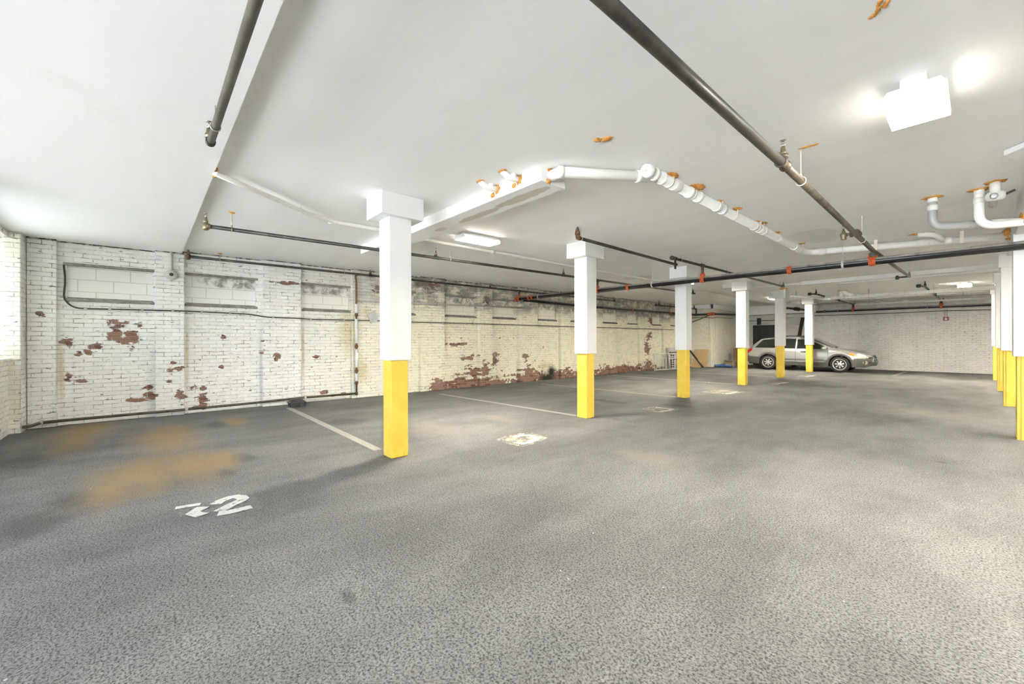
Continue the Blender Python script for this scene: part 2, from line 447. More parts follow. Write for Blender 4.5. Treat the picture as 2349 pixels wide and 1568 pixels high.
    MAT['gray_dev'] = plain('grey painted device', (0.55, 0.54, 0.50), 0.45, 0, 0.06, 12)
    MAT['gap'] = two_tone('dark brown wall gap', (0.05, 0.03, 0.02), (0.55, 0.52, 0.47), 0.46, 0.6, 9.0, 0.8)
    MAT['paper'] = two_tone('grey faded plate', (0.58, 0.58, 0.57), (0.46, 0.46, 0.45), 0.4, 0.7, 8, 0.7)
    t = NT('window glass')
    g = t.n('ShaderNodeBsdfGlossy')
    g.inputs['Roughness'].default_value = 0.05
    tr = t.n('ShaderNodeBsdfTransparent')
    tr.inputs[0].default_value = (0.95, 0.97, 0.97, 1)
    mx = t.n('ShaderNodeMixShader')
    t.put(mx.inputs[0], t.ramp(t.noise(t.geo(), 4.0, 2.0), 0.2, 0.8, 0.05, 0.09))
    t.t.links.new(tr.outputs[0], mx.inputs[1])
    t.t.links.new(g.outputs[0], mx.inputs[2])
    t.t.links.new(mx.outputs[0], t.out.inputs[0])
    MAT['glass'] = t.m


# ------------------------------------------------------------------ mesh builder
def root_loc(o):
    v = V((0, 0, 0))
    while o is not None:
        v += o.location
        o = o.parent
    return v


def frame_for(d):
    d = d.normalized()
    up = V((0, 0, 1)) if abs(d.z) < 0.95 else V((1, 0, 0))
    a = d.cross(up).normalized()
    return a, d.cross(a).normalized()


class M:
    def __init__(s):
        s.bm = bmesh.new()

    def face(s, pts, smooth=False):
        vs = [s.bm.verts.new(p) for p in pts]
        f = s.bm.faces.new(vs)
        f.smooth = smooth
        return f

    def hexa(s, b, t):
        """bottom ring b (4 pts), top ring t (4 pts)"""
        vb = [s.bm.verts.new(p) for p in b]
        vt = [s.bm.verts.new(p) for p in t]
        s.bm.faces.new(vb[::-1])
        s.bm.faces.new(vt)
        n = len(vb)
        for i in range(n):
            j = (i + 1) % n
            s.bm.faces.new((vb[i], vb[j], vt[j], vt[i]))
        return s

    def box(s, a, b):
        x0, x1 = sorted((a[0], b[0]))
        y0, y1 = sorted((a[1], b[1]))
        z0, z1 = sorted((a[2], b[2]))
        return s.hexa([(x0, y0, z0), (x1, y0, z0), (x1, y1, z0), (x0, y1, z0)], [(x0, y0, z1), (x1, y0, z1), (x1, y1, z1), (x0, y1, z1)])

    def bar(s, p, q, w, h):
        """rectangular bar from p to q"""
        p, q = V(p), V(q)
        a, b = frame_for(q - p)
        r = [a * w / 2 + b * h / 2, -a * w / 2 + b * h / 2, -a * w / 2 - b * h / 2, a * w / 2 - b * h / 2]
        return s.hexa([p + k for k in r], [q + k for k in r])

    def rings(s, rings, cap=True, smooth=True, closed=False):
        vr = [[s.bm.verts.new(p) for p in r] for r in rings]
        n = len(vr[0])
        for k in range(len(vr) - 1 + (1 if closed else 0)):
            A, B = vr[k], vr[(k + 1) % len(vr)]
            for i in range(n):
                j = (i + 1) % n
                f = s.bm.faces.new((A[i], A[j], B[j], B[i]))
                f.smooth = smooth
        if cap and not closed:
            s.bm.faces.new(vr[0][::-1])
            s.bm.faces.new(vr[-1])
        return s

    def tube(s, pts, r, seg=14, fillet=0.0, cap=True, nf=7):
        pts = [V(p) for p in pts]
        if fillet and len(pts) > 2:
            out = [pts[0]]
            for i in range(1, len(pts) - 1):
                a, b, c = pts[i - 1], pts[i], pts[i + 1]
                u, w = (a - b), (c - b)
                f = min(fillet, u.length * 0.49, w.length * 0.49)
                p0, p1 = b + u.normalized() * f, b + w.normalized() * f
                for k in range(nf + 1):
                    t = k / nf
                    out.append((1 - t) ** 2 * p0 + 2 * t * (1 - t) * b + t * t * p1)
            out.append(pts[-1])
            pts = out
        d = (pts[1] - pts[0]).normalized()
        a, b = frame_for(d)
        rr = []
        for i, p in enumerate(pts):
            if i == 0:
                t = pts[1] - pts[0]
            elif i == len(pts) - 1:
                t = pts[-1] - pts[-2]
            else:
                t = (pts[i + 1] - p).normalized() + (p - pts[i - 1]).normalized()
            t.normalize()
            a = (a - t * a.dot(t)).normalized()
            b = t.cross(a)
            rr.append([p + (a * math.cos(2 * PI * k / seg) + b * math.sin(2 * PI * k / seg)) * r for k in range(seg)])
        return s.rings(rr, cap)

    def lathe(s, p, ax, prof, seg=16, smooth=True, cap=True):
        p, ax = V(p), V(ax).normalized()
        a, b = frame_for(ax)
        rr = [[p + ax * t + (a * math.cos(2 * PI * k / seg) + b * math.sin(2 * PI * k / seg)) * max(r, 1e-4) for k in range(seg)] for t, r in prof]
        return s.rings(rr, cap, smooth)

    def cyl(s, p, q, r, r2=None, seg=14):
        p, q = V(p), V(q)
        return s.lathe(p, q - p, [(0, r), ((q - p).length, r if r2 is None else r2)], seg)

    def ring(s, c, ax, R, r, seg=20, rs=8):
        c, ax = V(c), V(ax).normalized()
        a, b = frame_for(ax)
        rr = []
        for k in range(seg):
            d = a * math.cos(2 * PI * k / seg) + b * math.sin(2 * PI * k / seg)
            rr.append([c + d * (R + r * math.cos(2 * PI * j / rs)) + ax * r * math.sin(2 * PI * j / rs) for j in range(rs)])
        return s.rings(rr, False, True, True)

    def blob(s, c, rad, seed=0, amp=0.45, sub=3, freq=3.0):
        tmp = bmesh.new()
        bmesh.ops.create_icosphere(tmp, subdivisions=sub, radius=1.0)
        vm = {}
        for v in tmp.verts:
            n = mnoise.noise(v.co * freq + V((seed * 7.3, seed * 1.7, 0))) + 0.5 * mnoise.noise(v.co * freq * 2.3 + V((0, seed * 3.1, 0)))
            w = v.co * (1 + amp * n)
            vm[v] = s.bm.verts.new(V(c) + V((w.x * rad[0], w.y * rad[1], w.z * rad[2])))
        for f in tmp.faces:
            s.bm.faces.new([vm[v] for v in f.verts]).smooth = True
        tmp.free()
        return s

    def grid(s, fn, nu, nv, smooth=True, flip=False):
        vs = [[s.bm.verts.new(fn(i / nu, j / nv)) for j in range(nv + 1)] for i in range(nu + 1)]
        for i in range(nu):
            for j in range(nv):
                q = (vs[i][j], vs[i + 1][j], vs[i + 1][j + 1], vs[i][j + 1])
                f = s.bm.faces.new(q[::-1] if flip else q)
                f.smooth = smooth
        return s

    def build(s, name, mat, parent=None, bevel=0.0, keep=False, recalc=True):
        if recalc:
            bmesh.ops.recalc_face_normals(s.bm, faces=s.bm.faces)
        s.bm.normal_update()
        uvl = s.bm.loops.layers.uv.new('UVMap')
        for f in s.bm.faces:
            n = f.normal
            ax = max(range(3), key=lambda i: abs(n[i]))
            for l in f.loops:
                c = l.vert.co
                l[uvl].uv = (c.y, c.z) if ax == 0 else ((c.x, c.z) if ax == 1 else (c.x, c.y))
        off = root_loc(parent)
        if not keep:
            for v in s.bm.verts:
                v.co -= off
        me = bpy.data.meshes.new(name)
        s.bm.to_mesh(me)
        s.bm.free()
        me.materials.append(MAT[mat] if isinstance(mat, str) else mat)
        o = bpy.data.objects.new(name, me)
        COL.objects.link(o)
        if parent is not None:
            o.parent = parent
        if bevel:
            md = o.modifiers.new('Bevel', 'BEVEL')
            md.width = bevel
            md.segments = 2
            md.limit_method = 'ANGLE'
        return o


def tag(o, label=None, cat=None, group=None, kind=None):
    if label:
        o['label'] = label
    if cat:
        o['category'] = cat
    if group:
        o['group'] = group
    if kind:
        o['kind'] = kind
    return o


def thing(name, label, cat, loc, group=None, kind=None):
    o = bpy.data.objects.new(name, None)
    o.empty_display_size = 0.1
    COL.objects.link(o)
    o.location = loc
    return tag(o, label, cat, group, kind)


# ------------------------------------------------------------------ place constants
XW = -9.40          # face of the left wall between pilasters
XP = -9.30          # face of the pilasters
YB = 23.45          # back wall
YF = -1.45          # front wall (daylight side)
XR = 5.5            # right wall
EDGE = 0.47         # edge of the lower ceiling
SOFZ = 2.85
LENS = 310.0
WORLD = 7.0
YE = -5.0           # entrance wall behind the camera


def uvx(px, py, ru, rv, x=XW):
    p = on_x(px, py, x)
    return (p.y, p.z, ru, rv)


PATCHES = [uvx(268, 745, 0.22, 0.09), uvx(320, 747, 0.16, 0.07), uvx(265, 770, 0.14, 0.13), uvx(300, 772, 0.14, 0.15), uvx(303, 795, 0.07, 0.09),
           uvx(158, 786, 0.10, 0.09), uvx(222, 792, 0.09, 0.07), uvx(200, 806, 0.09, 0.06), uvx(183, 810, 0.07, 0.06), uvx(188, 873, 0.08, 0.05), uvx(157, 862, 0.05, 0.09),
           uvx(340, 888, 0.14, 0.08), uvx(350, 905, 0.12, 0.08), uvx(320, 917, 0.14, 0.05), uvx(300, 917, 0.07, 0.04), uvx(92, 720, 0.06, 0.05),
           uvx(405, 845, 0.16, 0.09), uvx(395, 832, 0.06, 0.06), uvx(390, 873, 0.05, 0.05), uvx(418, 905, 0.10, 0.15), uvx(440, 893, 0.12, 0.08), uvx(464, 892, 0.07, 0.06), uvx(466, 918, 0.14, 0.16), uvx(452, 935, 0.2, 0.06),
           uvx(512, 771, 0.06, 0.05), uvx(634, 815, 0.09, 0.08), uvx(630, 823, 0.06, 0.06), uvx(725, 818, 0.10, 0.05), uvx(745, 898, 0.13, 0.05), uvx(508, 842, 0.06, 0.05), uvx(600, 783, 0.05, 0.04), uvx(790, 903, 0.12, 0.05),
           uvx(1050, 790, 0.45, 0.06), uvx(1075, 820, 0.35, 0.12), uvx(1085, 855, 0.40, 0.25), uvx(1060, 880, 0.7, 0.18), uvx(1010, 888, 0.45, 0.12), uvx(1110, 850, 0.25, 0.4), uvx(1135, 825, 0.22, 0.25),
           uvx(1210, 855, 0.40, 0.38), uvx(1205, 870, 0.45, 0.3), uvx(1180, 873, 0.25, 0.12), uvx(1200, 820, 0.15, 0.2), uvx(1297, 855, 0.25, 0.35), uvx(1378, 855, 0.5, 0.3), uvx(1430, 850, 0.5, 0.12), uvx(1455, 845, 0.5, 0.2),
           uvx(1483, 840, 0.45, 0.35), uvx(1480, 800, 0.32, 0.30), uvx(1478, 790, 0.25, 0.35), uvx(1485, 770, 0.3, 0.2), uvx(1490, 735, 0.3, 0.3), uvx(980, 655, 0.4, 0.18), uvx(870, 663, 0.25, 0.12), uvx(660, 650, 0.35, 0.05), uvx(1111, 690, 0.2, 0.15)]
STAIN = [uvx(800, 760, 0.42, 1.0), uvx(825, 850, 0.35, 0.5), uvx(838, 720, 0.2, 0.35), uvx(695, 800, 0.05, 1.0), uvx(140, 850, 0.07, 0.9), uvx(429, 810, 0.05, 0.9), uvx(1022, 780, 0.10, 0.5), uvx(1250, 840, 0.5, 0.25), uvx(1085, 740, 0.12, 0.2), uvx(1140, 868, 0.4, 0.15)]
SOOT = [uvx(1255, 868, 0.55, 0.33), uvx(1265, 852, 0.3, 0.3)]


def fl(px, py, rx, ry):
    p = on_f(px, py)
    return (p.x, p.y, rx, ry)


FLOOR_RUST = [fl(190, 990, 2.0, 0.45), fl(380, 1005, 1.5, 0.55), fl(330, 1085, 1.05, 0.55), fl(440, 1065, 0.95, 0.45), fl(500, 1055, 0.7, 0.35), fl(250, 1125, 0.65, 0.28), fl(540, 967, 0.6, 0.2)]
FLOOR_OIL = [fl(500, 972, 0.6, 0.2), fl(560, 1048, 0.35, 0.2), fl(60, 1060, 0.8, 0.35), fl(170, 1150, 0.5, 0.25), fl(1480, 857, 0.9, 0.45), fl(1395, 920, 0.9, 0.3), fl(800, 965, 0.5, 0.4), fl(1555, 930, 0.4, 0.35), fl(1440, 870, 0.6, 0.35), fl(800, 1370, 0.12, 0.05), fl(2160, 1060, 0.12, 0.08), fl(520, 1085, 0.25, 0.15), fl(70, 1200, 0.6, 0.3)]
FLOOR_DUST = [fl(1000, 985, 1.0, 0.5), fl(1400, 895, 1.4, 0.5), fl(1660, 895, 1.2, 0.5), fl(1150, 960, 0.6, 0.3), fl(2150, 950, 1.5, 0.8), fl(1500, 1050, 0.7, 0.4)]
make_materials(PATCHES, STAIN, SOOT)

# ------------------------------------------------------------------ setting
tag(M().box((-10.2, YE - 0.4, -0.25), (7.0, YB + 0.6, 0.0)).build('floor', 'asphalt'), 'grey asphalt garage floor with rust wash and oil marks', 'floor', kind='structure')


tag(M().box((-30.0, -30.0, -0.25), (25.0, YE - 0.4, -0.01)).build('bounce_pavement', 'concrete'), 'unseen pale pavement added outside the entrance to bounce daylight in', 'pavement', kind='structure')  # added ground out of view, reflects sun and sky onto the ceiling


def cz(x0, x1, y0, y1):
    return M().hexa([(x0, y0, ceil_z(y0)), (x1, y0, ceil_z(y0)), (x1, y1, ceil_z(y1)), (x0, y1, ceil_z(y1))], [(x0, y0, 3.5), (x1, y0, 3.5), (x1, y1, 3.5), (x0, y1, 3.5)])


tag(cz(-9.75, 6.0, EDGE, YB + 0.5).build('ceiling', 'ceiling'), 'white painted upper ceiling with faint cross seams', 'ceiling', kind='structure')
tag(M().box((-9.75, YE - 0.4, SOFZ), (6.0, EDGE - 0.002, 3.5)).build('ceiling_soffit', 'ceiling'), 'lower white ceiling strip along the window side', 'ceiling', kind='structure')

# left wall: bays with bricked-up windows between pilasters
PIL = [(-1.33, -1.03), (0.10, 0.50), (1.70, 2.40), (3.45, 4.20), (5.17, 5.88), (7.03, 7.50), (8.57, 9.36), (10.45, 10.96), (12.05, 12.82), (13.90, 14.45), (15.38, 16.36), (17.33, 17.96), (18.95, 19.6)]
BAYS = [(-0.93, 0.08), (0.52, 1.60), (2.46, 3.42), (4.26, 5.05), (5.96, 6.95), (7.54, 8.45), (9.40, 10.32), (11.0, 11.95), (12.86, 13.85), (14.5, 15.3), (16.4, 17.25), (18.0, 18.85)]
ZS, ZT = 1.96, 2.50
w = M()
y = -1.9
zt = 3.45
for (a, b) in BAYS:
    w.box((XW - 0.35, y, -0.05), (XW, a, zt))
    w.box((XW - 0.35, a, -0.05), (XW, b, ZS))
    w.box((XW - 0.35, a, ZT), (XW, b, zt))
    y = b
w.box((XW - 0.35, y, -0.05), (XW, YB + 0.4, zt))
wl = tag(w.build('wall_left', 'brick_left'), 'long white painted brick wall, peeling, with bricked up windows', 'wall', kind='structure')
for (a, b) in PIL:
    M().box((XW - 0.02, a, 0.0), (XP, b, ceil_z(max(a, 0)) if a > EDGE else SOFZ)).build('pilaster', 'brick_left', wl, 0.012)
M().box((XW - 0.02, -1.5, 0.0), (-8.98, -1.335, SOFZ)).build('pilaster', 'brick_front', wl, 0.012)
for (a, b) in BAYS:
    bl = M().box((XW - 0.30, a - 0.01, ZS - 0.01), (XW - 0.055, b + 0.01, ZT + 0.01)).build('block_infill', 'block', wl)
    tag(bl, 'smooth block infill of a former window')
    M().hexa([(XW - 0.056, a, ZS - 0.03), (XW + 0.03, a - 0.03, ZS - 0.03), (XW + 0.03, b + 0.03, ZS - 0.03), (XW - 0.056, b, ZS - 0.03)],
             [(XW - 0.056, a, ZS + 0.035), (XW + 0.004, a - 0.03, ZS + 0.012), (XW + 0.004, b + 0.03, ZS + 0.012), (XW - 0.056, b, ZS + 0.035)]).build('window_sill', 'cement', wl)
    M().box((XW - 0.056, a - 0.04, ZT - 0.012), (XW + 0.012, b + 0.04, ZT + 0.03)).build('lintel', 'cement', wl)

g = M()
y = -1.3
for (a, b) in PIL + [(22.0, 22.0)]:
    if a > y:
        for (u, v) in (((y, a),) if a < EDGE or y > EDGE else ((y, EDGE), (EDGE, a))):
            zz = SOFZ if v <= EDGE else ceil_z(u)
            g.box((XW - 0.01, u, zz - 0.016), (XW + 0.006, v, zz + 0.03))
    if b > a:
        zz = SOFZ if b <= EDGE + 0.05 else ceil_z(a)
        g.box((XP - 0.02, a, zz - 0.016), (XP + 0.006, b, zz + 0.03))
    y = b
tag(g.build('trim_2', 'gap'), 'dark ragged gap between the left wall and the ceiling', 'trim', kind='structure')

# front wall with daylight windows (mostly outside the frame) and the open garage entrance
w = M()
w.box((-9.75, YF - 0.4, 0), (-9.05, YF, 3.45)).box((-6.6, YF - 0.4, 0), (-5.9, YF, 3.45))
w.box((-9.05, YF - 0.4, 0), (-6.6, YF, 1.06)).box((-9.05, YF - 0.4, 2.76), (-6.6, YF, 3.45))
w.box((-6.3, YE, 0), (-5.9, YF - 0.4, 3.45))
w.box((-6.3, YE - 0.4, 0), (-5.6, YE, 3.45)).box((5.2, YE - 0.4, 0), (5.9, YE, 3.45)).box((-5.6, YE - 0.4, 2.8), (5.2, YE, 3.45))
tag(w.build('wall_front', 'brick_front'), 'white painted brick wall around the daylight window', 'wall', kind='structure')
wf = M()
wx0, wx1, wz0, wz1, wy = -9.05, -6.6, 1.06, 2.76, YF - 0.34
for z in (wz0 + 0.03, (wz0 + wz1) / 2, wz1 - 0.03):
    wf.box((wx0, wy - 0.03, z - 0.03), (wx1, wy + 0.03, z + 0.03))
for i in range(5):
    x = wx0 + 0.03 + (wx1 - wx0 - 0.06) * i / 4
    wf.box((x - 0.028, wy - 0.028, wz0), (x + 0.028, wy + 0.028, wz1))
w1 = tag(wf.build('window_1', 'rail_white'), 'white framed daylight window in the front wall', 'window', kind='structure')
M().box((wx0, wy - 0.004, wz0), (wx1, wy + 0.004, wz1)).build('pane', 'glass', w1)
M().box((-9.06, YF - 0.32, 1.03), (-6.59, YF + 0.03, 1.065)).build('window_sill', 'brick_front', w1)

w = M().box((-9.75, YB, -0.05), (6.0, YB + 0.4, 3.45))
wb = tag(w.build('wall_back', 'brick_back'), 'pale grey painted brick wall behind the parked car', 'wall', kind='structure')
tag(M().box((XR, YE - 0.4, -0.05), (XR + 0.4, YB + 0.4, 3.45)).build('wall_right', 'brick_back'), 'painted brick wall beyond the right posts', 'wall', kind='structure')

# corner mass at the far left
bc = on_f(1632, 842.5)
XC, YC = -8.30, 19.95
wc = tag(M().box((XW, YC, 0), (XC, YB, ceil_z(YC))).build('wall_corner', 'brick_bump', None, 0.01), 'cream brick corner projecting from the left wall', 'wall', kind='structure')
zc = ceil_z(YC)
tag(M().box((XW, YC - 0.10, zc - 0.20), (XC + 0.10, YC, zc + 0.02)).box((XC, YC - 0.10, zc - 0.20), (XC + 0.10, YB, zc + 0.02)).box((XC + 0.1, YB - 0.55, zc - 0.42), (-4.9, YB, zc + 0.02)).build('trim_1', 'ceiling', None, 0.008), 'white boxed band under the ceiling around the cream brick corner', 'trim', kind='structure')

# ------------------------------------------------------------------ posts
ordinal = ['first', 'second', 'third', 'fourth', 'fifth', 'sixth']


def post(px, py, core, shaft, cap, zy, label, group, lip=None, zcap=0.235, fixed=None, seam=False):
    b = fixed if fixed is not None else on_f(px, py)
    cx, cy = b.x - core / 2, b.y + core / 2
    if lip == 'r':
        cx = b.x + core / 2
    t = thing('support_post', label, 'post', (cx, cy, 0), group)
    zc_ = ceil_z(cy - 0.3) - 0.01
    m = M()
    h = core / 2
    m.box((cx - h, cy - h, 0), (cx + h, cy + h, zy + 0.02))
    if seam:
        m.box((cx - h + 0.035, cy - h - 0.008, 0.0), (cx + h - 0.03, cy - h, zy + 0.01))
    m.build('yellow_base', 'yellow', t, 0.008)
    h = shaft / 2
    M().box((cx - h, cy - h, zy), (cx + h, cy + h, zc_ - zcap + 0.01)).build('white_shaft', 'white_paint', t, 0.005)
    if cap:
        M().box((cx - cap[0] / 2, cy - cap[1] / 2, zc_ - zcap), (cx + cap[0] / 2, cy + cap[1] / 2, zc_ + 0.01)).build('cap', 'white_paint', t, 0.005)
    return t


LPOST = [(897.7, 1052, 826.5, 'yellow and white post nearest the camera, a stall line running to it'),
         (1346, 960, 811, 'yellow and white post second from the near end of the long row'),
         (1573.3, 912.6, 802.5, 'yellow and white post third in the long row, black main crossing its cap'),
         (1709.5, 883.5, 797.5, 'yellow and white post beside the tail of the silver car'),
         (1796, 866, 793, 'yellow and white post in front of the car rear door'),
         (1862.5, 853, 790.5, 'yellow and white post in front of the car front door')]
LP = []
for (px, py, yy, lab) in LPOST:
    b = on_f(px, py)
    # colour change height from the photograph
    dep = -b.x * SN + b.y * CS
    zy = CAMH + (HO - (yy - CY + ROLL * (px - CX))) / FPX * dep
    LP.append(post(px, py, 0.205, 0.262, (0.40, 0.50), zy, lab, 'yellow and white posts of the long row'))
RP = [(8.40, 'yellow and white post at the right edge of the picture'),
      (12.45, 'bright white and yellow post just behind the right edge post'),
      (15.95, 'grey shaded white and yellow post between two brighter right posts'),
      (20.0, 'yellow and white right hand post nearest the back wall')]
for i, (yy, lab) in enumerate(RP):
    post(0, 0, 0.24, 0.30, (0.36, 0.40) if i else None, 1.075, lab, 'yellow and white posts on the right', 'r', 0.24 if i else 0.27, V((0.345, yy, 0)), True)
# header beam on the right posts and the splayed bracket of the post that stands outside the frame
a = on_c(2302, 351, 0.03)
BY0, BY1 = a.y + 0.43, 10.4
tag(M().hexa([(0.33, BY0, 2.64), (0.70, BY0, 2.64), (0.70, BY1, 2.64), (0.33, BY1, 2.64)], [(0.33, BY0, ceil_z(BY0)), (0.70, BY0, ceil_z(BY0)), (0.70, BY1, ceil_z(BY1)), (0.33, BY1, ceil_z(BY1))]).build('header_beam', 'white_paint', None, 0.006),
    'white header beam over the right edge post, pipes entering it', 'beam')
a = on_c(2302, 351, 0.03)
tag(M().hexa([(a.x, a.y, 2.86), (a.x + 0.26, a.y - 0.30, 2.86), (a.x + 0.60, a.y - 0.30, 2.86), (a.x + 0.60, a.y - 0.02, 2.86), (0.36, a.y + 0.42, 2.86), (0.30, a.y + 0.42, 2.86)][::1],
             [(a.x, a.y, 2.905), (a.x + 0.26, a.y - 0.30, 2.905), (a.x + 0.60, a.y - 0.30, 2.905), (a.x + 0.60, a.y - 0.02, 2.905), (0.36, a.y + 0.42, 2.905), (0.30, a.y + 0.42, 2.905)]).build('splayed_bracket', 'white_paint', None, 0.004),
    'white splayed plate under the ceiling at the start of the header beam', 'bracket')

# ------------------------------------------------------------------ lamps
def lamp(px, py, length, wid, label, drop=0.10, tongue=False, loc=None, key='lens'):
    p = loc if loc is not None else on_c(px, py, drop)
    z = ceil_z(p.y)
    t = thing('ceiling_lamp', label, 'lamp', (p.x, p.y, z), 'ceiling lamps')
    x0, x1, y0, y1 = p.x - wid / 2, p.x + wid / 2, p.y - length / 2, p.y + length / 2
    zl = z - drop
    M().box((p.x - wid * 0.20, y0 + 0.015, zl + 0.05), (p.x + wid * 0.20, y1 - 0.015, z + 0.004)).build('mounting_box', 'lamp_body', t, 0.006)
    zt = zl + 0.03
    for ya, yb in ((y0, y0 + 0.012), (y1 - 0.012, y1)):
        M().hexa([(x0 + 0.005, ya, zl - 0.005), (x1 - 0.005, ya, zl - 0.005), (x1 - 0.005, yb, zl - 0.005), (x0 + 0.005, yb, zl - 0.005)],
                 [(x0 + 0.03, ya, zt + 0.035), (x1 - 0.03, ya, zt + 0.035), (x1 - 0.03, yb, zt + 0.035), (x0 + 0.03, yb, zt + 0.035)]).build('end_plate', 'lamp_body', t, 0.004)
    M().hexa([(x0 + 0.005, y0 + 0.006, zt), (x1 - 0.005, y0 + 0.006, zt), (x1 - 0.005, y1 - 0.006, zt), (x0 + 0.005, y1 - 0.006, zt)],
             [(x0 + 0.03, y0 + 0.006, zt + 0.03), (x1 - 0.03, y0 + 0.006, zt + 0.03), (x1 - 0.03, y1 - 0.006, zt + 0.03), (x0 + 0.03, y1 - 0.006, zt + 0.03)]).build('housing', 'lamp_body', t)
    M().box((x0 + 0.012, y0 + 0.012, zl), (x1 - 0.012, y1 - 0.012, zl + 0.004)).build('diffuser', key, t)
    for xa, xb in ((x0 + 0.006, x0 + 0.0118), (x1 - 0.0118, x1 - 0.006)):
        M().box((xa, y0 + 0.012, zl), (xb, y1 - 0.012, zt + 0.001)).build('diffuser_edge', 'lens_edge', t)
    return t


lamp(2103, 252, 0.50, 0.30, 'large lit ceiling lamp nearest the camera at the upper right', 0.12)
lamp(1096, 554, 0.68, 0.30, 'lit ceiling lamp between the box beam and the second long row post', 0.09)
lamp(1568, 650, 0.62, 0.30, 'lit ceiling lamp half hidden behind the third long row post', 0.09, key='lens_far')
lamp(1777, 686, 0.62, 0.30, 'lit ceiling lamp half hidden by the cap of the fifth long row post', 0.09, key='lens_far')
lamp(2213, 656, 0.60, 0.30, 'lit ceiling lamp far back near the right posts', 0.09, key='lens_far')
for yy in (3.8, 7.5, 11.3, 15.0, 18.6):  # added lamps out of view, there only to brighten the right and far garage
    lamp(0, 0, 0.62, 0.30, 'added unseen ceiling lamp beyond the right posts, %s' % {3.8: 'nearest the entrance', 7.5: 'second from the entrance', 11.3: 'midway', 15.0: 'second from the back wall', 18.6: 'nearest the back wall'}[yy], 0.09, loc=V((3.1, yy, 2.9)), key={3.8: 'lens', 7.5: 'lens_added', 11.3: 'lens_added'}.get(yy, 'lens_far'))

# ------------------------------------------------------------------ pipe fittings
def sprinkler(parent, p, up=True, s=1.0, mat='brass'):
    d = V((0, 0, 1 if up else -1))
    m = M()
    m.lathe(p, d, [(0, 0.024 * s), (0.03 * s, 0.024 * s), (0.035 * s, 0.018 * s), (0.07 * s, 0.014 * s)], 12)
    m.build('sprinkler_head', mat, parent)
    c = M()
    q = V(p) + d * 0.07 * s
    c.cyl(q, q + d * 0.022 * s, 0.009 * s, seg=8)
    for sx in (-1, 1):
        c.tube([q + V((sx * 0.008, 0, 0)), q + V((sx * 0.017 * s, 0, 0)) + d * 0.018 * s, q + d * 0.043 * s], 0.0032 * s, 6)
    c.lathe(q + d * 0.043 * s, d, [(0, 0.006 * s), (0.002, 0.022 * s), (0.005 * s, 0.022 * s)], 14)
    c.build('deflector', 'chrome' if mat == 'brass' else mat, parent)


def tee(parent, p, ax, r, mat, branch=None, bl=0.05):
    p, ax = V(p), V(ax).normalized()
    m = M()
    L = r * 2.0
    m.lathe(p - ax * L, ax, [(0, r * 1.28), (r * 0.5, r * 1.28), (r * 0.6, r * 1.12), (2 * L - r * 0.6, r * 1.12), (2 * L - r * 0.5, r * 1.28), (2 * L, r * 1.28)], 16)
    if branch is not None:
        b = V(branch).normalized()
        m.lathe(p, b, [(0, r * 0.95), (bl * 0.6, r * 0.95), (bl * 0.6, r * 1.15), (bl, r * 1.15)], 14)
    m.build('tee', mat, parent)


def hanger(parent, p, r, mat='galv', ax=(0, 1, 0), foam=False, zt=None, rod=0.005):
    p = V(p)
    z = ceil_z(p.y) if zt is None else zt
    m = M()
    m.ring(p, ax, r + 0.004, 0.004, 18, 6)
    m.cyl(p + V((0, 0, r)), (p.x, p.y, z), rod, seg=8)
    m.cyl(p + V((0, 0, r)), p + V((0, 0, r + 0.03)), 0.010, seg=8)
    h = m.build('hanger', mat, parent)
    if foam:
        M().blob((p.x, p.y, z), (0.035, 0.035, 0.016), int(p.y * 10) % 50, 0.4, 2).build('foam_seal', 'foam', h)
    return h


def coupling(parent, p, ax, r, L=0.07, mat='orange', name='coupling'):
    p, ax = V(p), V(ax).normalized()
    m = M()
    m.lathe(p - ax * L / 2, ax, [(0, r * 1.08), (L * 0.15, r * 1.22), (L * 0.35, r * 1.30), (L * 0.65, r * 1.30), (L * 0.85, r * 1.22), (L, r * 1.08)], 20)
    a, b = frame_for(ax)
    for s_ in (-1, 1):
        c = p + V((0, 0, 1)).cross(ax).normalized() * s_ * r * 1.35
        m.cyl(c - V((0, 0, 0.022)), c + V((0, 0, 0.022)), r * 0.22, seg=8)
    return m.build(name, mat, parent)


def foam(parent, p, rad, seed=1, amp=0.55, mat='foam'):
    return M().blob(p, rad, seed, amp, 3, 3.5).build('foam_seal', mat, parent)


def line_at(p, q, t):
    return V(p).lerp(V(q), t)


def t_for_px(p, q, px):
    """parameter along p-q that falls on picture column px (used once, to read a fitting's place off the photo)"""
    lo, hi = 0.0, 1.0
    def col(v):
        d = -v.x * SN + v.y * CS
        return CX + FPX * (v.x * CS + v.y * SN) / d
    inc = col(V(q)) > col(V(p))
    for _ in range(40):
        mid = (lo + hi) / 2
        if (col(V(p).lerp(V(q), mid)) < px) == inc:
            lo = mid
        else:
            hi = mid
    return lo


# ------------------------------------------------------------------ P1: pipe under the lower ceiling
e1 = on_z(483, 326, 2.71)
e0 = V((0.5, e1.y, 2.71))
t = thing('sprinkler_pipe', 'brown sprinkler pipe hanging under the lower ceiling strip, ending free', 'pipe', e1)
M().tube([e0, e1], 0.024, 20).build('pipe', 'pipe_brown', t)
M().lathe(e1 + V((0.03, 0, 0)), (-1, 0, 0), [(0, 0.029), (0.03, 0.031), (0.045, 0.029), (0.05, 0.02)], 18).build('end_cap', 'pipe_dark', t)
sprinkler(t, e1 + V((0.01, -0.01, 0.02)), True, 1.0)
hanger(t, e1 + V((0.28, 0, 0)), 0.024, 'galv', (1, 0, 0), zt=SOFZ, rod=0.003)

